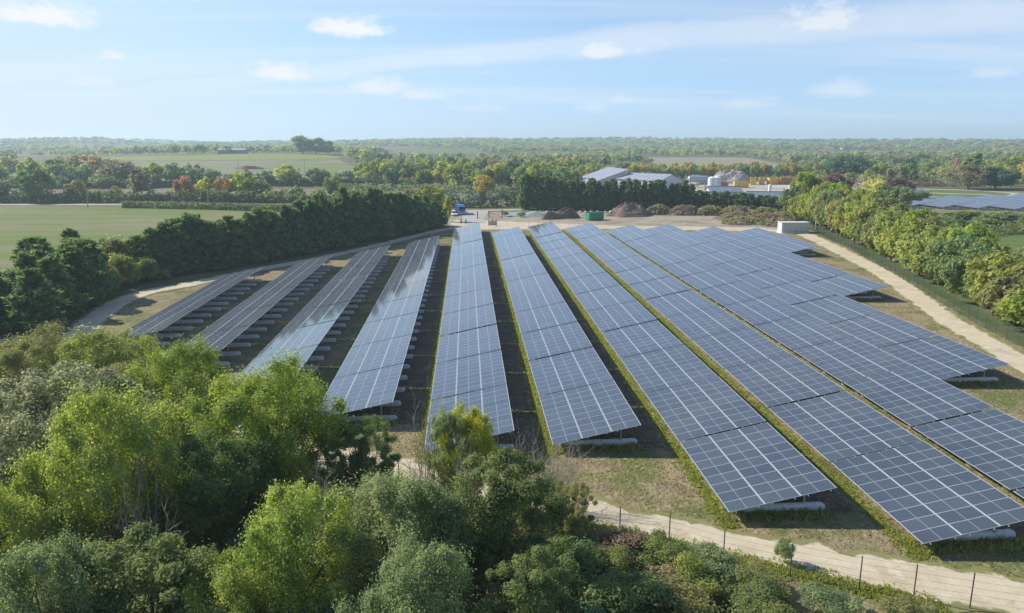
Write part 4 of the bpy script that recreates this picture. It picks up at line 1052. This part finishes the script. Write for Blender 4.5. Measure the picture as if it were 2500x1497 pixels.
CC = {'dark grey': STEELG, 'white': WHITE, 'blue': BLUEP, 'black': mat('black_paint', (.03, .03, .035), .3, .5)}
for i, (x, y, a, c) in enumerate([(142, 300, 20, 'dark grey'), (147, 303, 24, 'black'), (152, 306, 20, 'blue'), (150, 296, 22, 'white'), (156, 310, 18, 'dark grey'), (136, 296, 15, 'black')]):
    car(x, y, a, CC[c], f'{c} car, {ordn(i)} from the left among those parked in the works yard', 'cars parked in the works yard')

def heap(name, x, y, rx, ry, h, m, label, seed, cat='heap', n=26, rough=.16, rot=0, brush=None, mats=None):
    rng = np.random.default_rng(seed)
    ph = rng.random(8) * 6.28
    V = []; F = []
    for i in range(n + 1):
        q = i / n
        for k in range(n * 2):
            a = 2 * math.pi * k / (n * 2)
            ed = 1 + .16 * math.sin(2 * a + ph[0]) + .10 * math.sin(3 * a + ph[1]) + .06 * math.sin(7 * a + ph[2])
            z = h * (1 - q ** 2.3) * (1 + .22 * math.sin(3 * a + ph[3]) * q + .12 * math.sin(5 * a + 9 * q + ph[4]))
            z += rng.normal() * rough * h * .30 * (1 - q * .6)
            V.append((math.cos(a) * rx * q * ed + rng.normal() * rough * .2, math.sin(a) * ry * q * ed + rng.normal() * rough * .2, max(z, -.12) if q < 1 else -.15))
    for i in range(n):
        for k in range(n * 2):
            k2 = (k + 1) % (n * 2)
            F.append((i * n * 2 + k, (i + 1) * n * 2 + k, (i + 1) * n * 2 + k2, i * n * 2 + k2))
    o = add(name, npmesh(name, V, F, [m]), None, at(x, y), rz(rot))
    tag(o, label, cat)
    if brush:
        C = []; Rr = []
        for _ in range(brush[0]):
            a = rng.random() * 6.28; q = rng.random() ** .6
            C.append((math.cos(a) * rx * q * .92, math.sin(a) * ry * q * .92, h * (1 - q ** 2.3) * .95)); Rr.append(rng.uniform(.4, .85))
        VV, FF, lf = leaves(rng, C, Rr, 26, .36, elong=2.4, shell=.2, jitter=.9)
        b = add('cut_branches', npmesh('cut_branches', VV, FF, [LEAF], attr={'leaf': ('FLOAT', lf)}), o); b.color = (*TINT[brush[1]], 1); b['kind'] = 'stuff'
    return o
heap('mulch_heap', 25.5, 213.5, 3.4, 2.4, 2.0, SOIL, 'small dark mulch heap beside the green tarpaulin', 3)
heap('mulch_heap', 30.5, 216, 4.6, 3.0, 2.9, mat('brown_mulch', (.20, .145, .11), .95, .1, col2=(.13, .095, .075), vscale=2, bump=.8, bscale=4), 'pointed brown mulch heap between the small one and the green skip', 4)
heap('mulch_heap', 51.5, 221, 8.2, 5.0, 3.6, mat('grey_mulch', (.22, .165, .13), .95, .1, col2=(.15, .11, .085), vscale=2, bump=.8, bscale=4), 'largest brown mulch heap right of the green skip', 5)
for i, (x, y, rx, ry, h, t) in enumerate([(61.5, 224, 4.8, 3.0, 2.6, 'olive'), (69.5, 221.5, 6.4, 3.6, 2.6, 'brush'), (77, 219.5, 6, 3.4, 2.4, 'olive'), (85, 217.5, 6.6, 4.0, 2.6, 'dun'), (92.5, 214, 5.4, 3.6, 2.3, 'olive'), (81, 206, 7, 4.2, 1.8, 'dun'), (88, 200, 7, 4.8, 1.9, 'brush'), (78, 195, 7, 4, 1.5, 'olive'), (86, 190, 6, 4, 1.5, 'dun'), (94, 204, 6, 5, 2.0, 'olive')]):
    heap('branch_heap', x, y, rx, ry, h, SOIL, f'heap of cut branches in the yard, {ordn(i)} counted from the largest mulch heap', 20 + i, brush=(150, t))
heap('gravel_heap', 99, 320, 6, 4, 3.6, mat('gravel', (.42, .42, .40), .95, vary=.15, vscale=4), 'grey gravel heap beside the wide pale shed', 41)
heap('rubble_heap', 147, 390, 15, 9, 6.4, mat('rubble', (.42, .39, .35), .95, col2=(.32, .27, .24), vscale=.8, bump=.6, bscale=2), 'big pale rubble heap behind the yellow skips', 42)
heap('rubble_heap', 126, 384, 7, 5, 4.2, MATS['rubble'], 'smaller pale rubble heap behind the orange skip', 43)
heap('brick_heap', -172, 578, 11, 3.5, 2.4, mat('brick_rubble', (.30, .15, .10), .95, col2=(.20, .10, .07), vscale=1), 'reddish brick rubble heap on the hill field', 44)
heap('tarpaulin_mound', 19.5, 224, 9.0, 3.4, 1.3, mat('green_tarpaulin', (.27, .35, .31), .55, .4, vary=.12, vscale=.6), 'low mound under a pale green tarpaulin by the gate', 45, 'tarpaulin', rough=.04)
for i, (x, y, h, w) in enumerate([(12, 222, 1.8, 2.6), (17, 219.6, 1.6, 2.4), (24, 219.6, 1.0, 2.4)]):
    plant('meadow_bush', BUSH[i % 2], x, y, h, w, 'sage', f'grey-green bush on the edge of the tarpaulin mound, {ordn(i)} from the gate', 'bush')
for i in range(14):
    x = 22.5 + i * 2.1 + rnd.uniform(-.3, .3); y = 234.6 - i * .25
    b = MB(); s = rnd.uniform(.32, .5); b.prism([(-s, -.1), (s, -.1), (s * .8, s * 1.0), (-s * .7, s * 1.1)], -s * .6, s * .6); o = b.build('white_stone_block', WHITE, None, at(x, y), rz(rnd.uniform(0, 90)), bevel=.08)
    tag(o, f'white stone block, {ordn(i)} from the gate at the foot of the conifer screen', 'stone block', 'white blocks below the conifer screen')

# transformer house, mast, gate, sign, truck, people
def transformer():
    e = add('transformer_house', None, None, at(79.6, 173.4), rz(-2)); tag(e, 'light grey transformer house with flat white roof beside the track', 'transformer house')
    cl = mat('transformer_cladding', (.56, .59, .61), .55, .3, vary=.04, vscale=2)
    b = MB(); b.box(0, 7.0, 0, 2.7, -.1, 2.55); b.build('wall', cl, e)
    b = MB(); b.box(-.12, 7.12, -.14, 2.84, 2.552, 2.74); b.build('roof', cl, e)
    for k, (x0, x1) in enumerate(((.35, 1.25), (1.5, 2.4), (2.75, 4.25), (4.5, 5.4), (5.7, 6.6))):
        d = MB(); d.box(x0, x1, -.05, .0 - .002, .12, 2.2); dd = d.build('door', cl, e)
        h = MB(); h.box(x1 - .18, x1 - .1, -.09, -.052, 1.0, 1.2); h.build('handle', DARK, dd)
        g = MB(); g.box(x0 + .2, x1 - .2, -.07, -.052, .3, .7); g.build('vent', STEELG, dd)
        s = MB(); s.box((x0 + x1) / 2 - .12, (x0 + x1) / 2 + .12, -.065, -.052, 1.5, 1.75); s.build('warning_plate', mat('plate_yellow', (.62, .52, .06), .5) if k % 2 == 0 else STEELG, dd)
    b = MB(); b.box(-.4, 7.4, -.7, 3.1, -.1, .05); b.build('plinth', CONC, e)
transformer()
def mast(x, y, h, label):
    e = add('camera_mast', None, None, at(x, y)); tag(e, label, 'mast')
    b = MB(); b.tube([(0, 0, -.2), (-.05, 0, h)], [.11, .07], 10); b.build('pole', WHITE, e)
    b = MB(); b.tube([(-.05, 0, h - .05), (-.05, -.5, h)], .04, 6); b.build('arm', WHITE, e)
    b = MB(); b.tube([(-.05, -.5, h + .08), (-.05, -.5, h - .1), (-.05, -.5, h - .28)], [.14, .18, .08], 10); b.build('camera', WHITE, e)
    b = MB(); b.box(-.14, .14, -.14, .14, -.1, .35); b.build('base', CONC, e)
mast(92.0, 180.5, 8.0, 'tall thin white camera mast beside the transformer house')
WOODP = mat('weathered_timber', (.16, .135, .11), .9, .1, vary=.3, vscale=4)
def gate():
    e = add('gate', None, None, at(3.2, 216)); tag(e, 'timber entrance gate standing open with heavy posts', 'gate')
    for x, y, h in ((0, 0, 2.3), (7.6, 1.2, 2.7), (3.6, 2.4, 2.2)):
        b = MB(); b.box(x - .16, x + .16, y - .16, y + .16, -.3, h); b.build('post', WOODP, e)
    for x0, y0, x1, y1 in ((3.76, 2.36, 7.44, 1.3),):
        for z in (.4, 2.0):
            b = MB(); b.tube([(x0, y0, z), (x1, y1, z)], .06, 6); b.build('rail', WOODP, e)
        b = MB(); b.tube([(x0, y0, 2.0), (x1, y1, .4)], .05, 6); b.build('brace', WOODP, e)
    for z in (.4, 1.1):
        b = MB(); b.tube([(.16, .1, z), (2.0, 2.9, z)], .05, 6); b.build('rail', STEELG, e)
gate()
def sign():
    e = add('warning_sign', None, None, at(6.0, 197)); tag(e, 'mesh panel with a yellow warning triangle in the yard fence', 'sign')
    for x in (0, 2.2):
        b = MB(); b.box(x - .07, x + .07, -.07, .07, -.2, 2.1); b.build('post', WOODP, e)
    b = MB(); b.box(.072, 2.128, -.02, .02, .25, 1.5); b.build('panel', mat('sign_grey', (.40, .38, .33), .6), e)
    b = MB(); b.prism([(.45, 1.32), (1.75, 1.32), (1.1, 2.25)], -.06, -.03); t = b.build('triangle', mat('warning_yellow', (.75, .68, .05), .5), e)
    b = MB(); b.prism([(1.04, 1.58), (1.16, 1.58), (1.19, 1.98), (1.01, 1.98)], -.075, -.062); b.build('exclamation_bar', DARK, t)
    b = MB(); b.box(1.04, 1.16, -.075, -.062, 1.42, 1.52); b.build('exclamation_dot', DARK, t)
sign()
def truck():
    e = add('truck', None, None, at(-2.2, 231.5), rz(-80)); tag(e, 'blue truck parked at the gate by the slender yellow tree', 'truck')
    b = MB(); b.box(-3.6, 3.4, -.42, .42, .55, .85); b.build('chassis', RUBBER, e)
    b = MB(); b.prism([(1.6, .6), (3.55, .6), (3.6, 1.7), (3.2, 2.75), (1.6, 2.85)], -1.15, 1.15); b.build('cab', BLUEP, e, bevel=.08)
    b = MB(); b.prism([(3.612, 1.75), (3.632, 1.75), (3.27, 2.62), (3.24, 2.62)], -.98, .98); b.build('windscreen', DARK, e)
    for s in (-1, 1):
        b = MB(); b.box(2.2, 3.1, s * 1.152 - .012, s * 1.152 + .012, 1.75, 2.5); b.build('side_window', DARK, e)
        b = MB(); b.box(3.56, 3.64, s * .8 - .18, s * .8 + .18, .95, 1.2); b.build('headlight', WHITE, e)
    b = MB(); b.box(-3.7, 1.45, -1.22, 1.22, .92, 3.0); b.build('cargo_box', BLUEP, e, bevel=.04)
    b = MB(); b.box(3.55, 3.75, -1.15, 1.15, .45, .75); b.build('bumper', WHITE, e)
    for x in (-2.4, -1.3, 2.6):
        for s in (-1, 1):
            w = MB(); w.tube([(x, s * .82, .5), (x, s * 1.14, .5)], .5, 14); ww = w.build('wheel', RUBBER, e)
            h = MB(); h.tube([(x, s * 1.142, .5), (x, s * 1.16, .5)], .24, 10); h.build('rim', STEELG, ww)
truck()
car(-4.2, 226.5, -75, WHITE, 'small white car in front of the blue truck')

def skin(name, verts, edges, radii, m, parent=None):
    me = bpy.data.meshes.new(name); me.from_pydata(verts, edges, []); me.materials.append(m)
    o = add(name, me, parent)
    sk = o.modifiers.new('skin', 'SKIN'); sk.use_smooth_shade = True
    o.modifiers.new('sub', 'SUBSURF').levels = 1
    for i, r in enumerate(radii):
        v = me.skin_vertices[0].data[i]; v.radius = (r, r * .85); v.use_root = i == 0
    return o
SKIN = mat('skin', (.50, .33, .25), .6); TROUSER = mat('dark_trousers', (.05, .055, .08), .9); HAIR = mat('dark_hair', (.04, .03, .025), .8)
def person(x, y, rot, top, label, step=.16):
    V = [(0, 0, .95), (0, 0, 1.15), (0, 0, 1.40), (0, 0, 1.50), (0, .02, 1.58), (0, .02, 1.70),
         (.10, 0, .90), (.10, step, .50), (.10, step * .9 - .02, .08), (.10, step + .14, .04),
         (-.10, 0, .90), (-.10, -step * .6, .50), (-.10, -step - .05, .10), (-.10, -step + .10, .04),
         (.20, 0, 1.38), (.25, -.06, 1.12), (.24, .10, .92), (.23, .16, .84),
         (-.20, 0, 1.38), (-.25, .02, 1.12), (-.24, .14, .94), (-.23, .20, .86)]
    E = [(0, 1), (1, 2), (2, 3), (3, 4), (4, 5), (0, 6), (6, 7), (7, 8), (8, 9), (0, 10), (10, 11), (11, 12), (12, 13), (2, 14), (14, 15), (15, 16), (16, 17), (2, 18), (18, 19), (19, 20), (20, 21)]
    rr = [.14, .13, .15, .06, .085, .09, .085, .06, .042, .035, .085, .06, .042, .035, .06, .045, .035, .03, .06, .045, .035, .03]
    e = add('person', None, None, at(x, y), rz(rot)); tag(e, label, 'person')
    skin('body', V, E, rr, SKIN, e)
    skin('trousers', [V[0], V[6], V[7], V[8], V[10], V[11], V[12]], [(0, 1), (1, 2), (2, 3), (0, 4), (4, 5), (5, 6)], [.15, .10, .075, .06, .10, .075, .06], TROUSER, e)
    skin('jacket', [V[1], V[2], (0, 0, 1.46), V[0], V[14], V[15], V[16], V[18], V[19], V[20]], [(0, 1), (1, 2), (0, 3), (1, 4), (4, 5), (5, 6), (1, 7), (7, 8), (8, 9)], [.155, .17, .09, .15, .08, .06, .05, .08, .06, .05], top, e)
    skin('hair', [(0, -.02, 1.66), (0, -.02, 1.74)], [(0, 1)], [.095, .08], HAIR, e)
person(-1.7, 202.3, 150, mat('pink_jacket', (.50, .14, .20), .8), 'walking person in a dull pink top left of the other walker')
person(-.4, 202.6, 120, mat('red_jacket', (.62, .03, .06), .8), 'walking person in a bright red jacket near the gate')

# far barn, houses, utility poles
gable('barn', -254, 850, 95, 15, 30, 4.6, 6.6, mat('barn_grey', (.17, .19, .21), .8), ROOF_B, 'large dark barn on the hill behind the pale field', [], 8, 'barn')
for i, (x, y) in enumerate([(498, 1012), (626, 1212), (778, 1424), (865, 1408), (954, 1538), (700, 1330)]):
    gable('farmhouse', x, y, rnd.uniform(60, 110), 8, 12, 5, 8, WHITE, mat('tile_roof', (.34, .17, .11), .85), f'tiny white house in the hazy distance, {ordn(i)} counted from the skips', [(-.6, .6, 2.1, 'g')], 3, 'house')
container('lorry_trailer', 189, 290, 3, WHITE, 'white trailer parked by the practice circuit', 8, 2.5, 2.9)
def pole(x, y, h, label, lean=0, cross=True):
    e = add('utility_pole', None, None, at(x, y), (R(lean), R(lean), R(20))); tag(e, label, 'utility pole')
    b = MB(); b.tube([(0, 0, -.4), (0, 0, h)], [.17, .11], 8); b.build('shaft', BARK_PALE, e)
    if cross:
        b = MB(); b.box(-.9, .9, -.06, .06, h - .5, h - .35); b.build('crossarm', WOODP, e)
        for s in (-.8, 0, .8):
            b = MB(); b.tube([(s, 0, h - .35), (s, 0, h - .12)], .06, 6); b.build('insulator', WHITE, e)
pole(-156.7, 503, 11, 'wooden power pole by the brick heap on the hill field'); pole(-111.6, 502, 11, 'wooden power pole on the right of the hill field'); pole(-136.4, 264, 6.8, 'leaning pale pole at the edge of the crop field', 3, False); pole(-96.5, 271, 7.5, 'pale pole under the yellow hedgerow tree', 2, False)
pole(53, 330, 10, 'power pole left of the steep-roofed shed'); pole(-57, 300, 8, 'short pole above the conifer row', 0, False)

# ------------------------------------------------------------------ fences
FP = mat('fence_green', (.025, .10, .06), .6, .3, .1); FPD = mat('fence_post_dark', (.07, .075, .065), .7, .3, .1)
def fence(name, pl, step, h, m, label, wires=5, r=.035, mesh=0, wr=.006):
    e = add(name, None, None, (0, 0, 0)); tag(e, label, 'fence')
    P = along([(*p,) for p in pl], step)
    pm = MB(); pm.tube([(0, 0, -.2), (0, 0, h)], r, 6); pm.tube([(0, 0, h), (0, 0, h + .03)], [r * 1.25, r * .6], 6); pme = pm.mesh('post', m)
    for x, y in P: add('post', pme, e, at(x, y))
    for w in range(wires):
        z = .08 + (h - .14) * w / max(1, wires - 1)
        b = MB()
        b.tube([(x, y, float(zg(x, y)) + z) for x, y in P], wr, 3, cap=False); b.build('wire', m, e)
    if mesh:
        b = MB(); Q = along([(*p,) for p in P], mesh)
        for x, y in Q:
            z0 = float(zg(x, y)); b.face([(x - wr, y, z0 + .05), (x + wr, y, z0 + .05), (x + wr, y, z0 + h - .05), (x - wr, y, z0 + h - .05)])
        o = b.build('wire_mesh', m, e); o['kind'] = 'stuff'
    return e
fence('fence', [(-44, 73.5), (-35.5, 65.5), (-26, 57.6), (-16, 50.6), (-7.5, 47.0), (-5.0, 46.0), (3.8, 40.8), (8.9, 38.0), (11.6, 36.9), (14.2, 35.1), (17.3, 33.4), (20.4, 32.0), (30, 28.4)], 2.9, 2.0, FPD, 'dark post and wire fence along the near sandy track', 6, .034)
fence('fence', [(94, 192), *FEN[1:]], 2.6, 2.0, FP, 'green mesh fence between the right track and the bushy trees', 12, .035, .22, .011)
fence('fence', [(8.4, 197), (20, 195.2), (41, 189), (62, 182.8), (78, 178.2)], 2.9, 1.9, STEELG, 'thin wire fence between the panels and the sandy yard', 6, .03, 0, .008)

# ------------------------------------------------------------------ grass
TRACK = resample([(-6.5, 48.9), (-1.4, 46.9), (3, 43.9), (6.9, 41.2), (9.4, 39.4), (12.4, 38.2), (15.6, 36.2), (19.6, 34.7), (23, 33.1), (30, 30.3), (40, 28.4), (49, 31), (54.5, 50), (57.6, 65)], 1.2)
def grass():
    rng = np.random.default_rng(9)
    P = []; S = []
    # taller green grass along the low edge of every row, thinning with distance
    for r, (a, b) in enumerate(ROWS, 1):
        x0 = X0 + PITCHX * r
        n = int((b - a) * 22)
        t = a + (b - a) * rng.random(n) ** 1.5
        P.append(np.stack([x0 - .12 + rng.normal(size=n) * .30, t - .4], 1)); S.append(rng.uniform(.07, .20, n))
    # weeds round the near ends of the tables
    for r, (a, b) in enumerate(ROWS, 1):
        x0 = X0 + PITCHX * r; n = 260
        P.append(np.stack([x0 + 7 * rng.random(n), a + .2 + np.abs(rng.normal(size=n)) * .9], 1)); S.append(rng.uniform(.15, .38, n))
    # sparse dry tufts on the open ground in front
    n = 9000
    q = np.stack([rng.uniform(-12, 56, n), rng.uniform(31, 66, n)], 1); q = q[[inside(x, y, SITE) and min((x - c.x) ** 2 + (y - c.y) ** 2 for c in TRACK) > 4.2 for x, y in q]]
    P.append(q); S.append(rng.uniform(.06, .16, len(q)))
    n = 3500
    q = np.stack([rng.uniform(2, 24, n), 44 - .62 * rng.uniform(2, 24, n) + rng.normal(size=n) * .8], 1); q[:, 1] = 43.2 - .60 * q[:, 0] * .9 + rng.normal(size=n) * .45
    P.append(q); S.append(rng.uniform(.10, .25, n))
    sun_tufts = []  # pale dry tufts added along the sun strips from table gaps, to brighten them
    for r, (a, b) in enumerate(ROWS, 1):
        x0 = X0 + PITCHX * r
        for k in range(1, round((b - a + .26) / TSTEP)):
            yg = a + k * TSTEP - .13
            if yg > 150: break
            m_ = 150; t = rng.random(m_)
            sun_tufts.append(np.stack([x0 + 4.5 + t * 5.4, yg - .85 - t * .95 + rng.normal(size=m_) * .13], 1))
    q = np.concatenate(sun_tufts); P.append(q); S.append(rng.uniform(.08, .24, len(q)))
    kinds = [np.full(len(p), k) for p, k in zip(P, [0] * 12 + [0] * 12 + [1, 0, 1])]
    P = np.concatenate(P); S = np.concatenate(S); K = np.concatenate(kinds)
    V = []; T = []
    nb = 4
    idx = np.repeat(np.arange(len(P)), nb)
    base = P[idx] + rng.normal(size=(len(idx), 2)) * .07
    h = S[idx] * rng.uniform(.7, 1.2, len(idx)); a = rng.random(len(idx)) * 6.28
    lean = rng.normal(size=(len(idx), 2)) * (h * .35)[:, None]
    w = .035 + .05 * rng.random(len(idx))
    z = zg(base[:, 0], base[:, 1])
    dx, dy = np.cos(a) * w, np.sin(a) * w
    v0 = np.stack([base[:, 0] - dx, base[:, 1] - dy, z], 1); v1 = np.stack([base[:, 0] + dx, base[:, 1] + dy, z], 1)
    v2 = np.stack([base[:, 0] + lean[:, 0], base[:, 1] + lean[:, 1], z + h], 1)
    V = np.stack([v0, v1, v2], 1).reshape(-1, 3); F = np.arange(len(V)).reshape(-1, 3)
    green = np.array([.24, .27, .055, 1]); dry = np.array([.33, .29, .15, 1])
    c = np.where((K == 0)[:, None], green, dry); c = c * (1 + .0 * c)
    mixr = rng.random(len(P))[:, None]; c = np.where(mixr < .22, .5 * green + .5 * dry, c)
    lf = np.repeat(rng.random(len(idx)), 3)
    tag(add('grass', npmesh('grass', V, F, [LEAF_MASS], attr={'leaf': ('FLOAT', lf), 'tint': ('FLOAT_COLOR', np.repeat(c[idx], 3, 0))})), 'tufts of green and dry grass between the panel rows, some brightening sun strips', 'grass', kind='stuff')
    # the green verge itself, one narrow sheet for each row
    for r, (a, b) in enumerate(ROWS, 1):
        x0 = X0 + PITCHX * r
        if r > 3: strip('shade_soil_strip', [(x0 + 5.0, a + .6), (x0 + 5.0, (a + b) / 2), (x0 + 5.0, b - .5)], 7.6, M_SHADE_SOIL, .018, 2.0, .15, f'bare soil darkened to deepen the shade under and beside panel row {r}')
        strip('verge', [(x0 - .05, a - .8), (x0 - .05, (a + b) / 2), (x0 - .05, b + .5)], .95, M_VERGE, .022, 1.0, .14, f'narrow green grass verge under the low edge of panel row {r}')
M_SHADE_SOIL = ground_mat('shade_soil', [((.15, .118, .082), 0, 0, 0, 0), ((.195, .16, .10), .5, 7, .46, .64), ((.10, .105, .04), .35, 6, .56, .7), ((.085, .065, .048), (.3, 3.5, 1), 5, .48, .66)], .9, 3.5)  # bare soil, its colour darkened to deepen the shade of the aisles
M_VERGE = ground_mat('verge_grass', [((.20, .235, .05), 0, 0, 0, 0), ((.27, .25, .10), .7, 6, .45, .62), ((.15, .19, .04), 1.5, 5, .5, .65)], .8, 6)
grass()

# ------------------------------------------------------------------ haze
b = MB(); b.box(-7400, 7400, -7400, 7800, -6, 62)
hz = b.build('haze', [], None)
hm = bpy.data.materials.new('haze'); hm.use_nodes = True
nt = hm.node_tree; nt.nodes.clear()
o_ = nt.nodes.new('ShaderNodeOutputMaterial'); pv = nt.nodes.new('ShaderNodeVolumePrincipled')
pv.inputs['Color'].default_value = (.68, .85, 1.0, 1); pv.inputs['Density'].default_value = 2.7e-4; pv.inputs['Anisotropy'].default_value = .25
nt.links.new(pv.outputs[0], o_.inputs['Volume'])
hz.data.materials.append(hm)
tag(hz, 'thin bluish haze over the whole landscape', 'haze', kind='stuff')
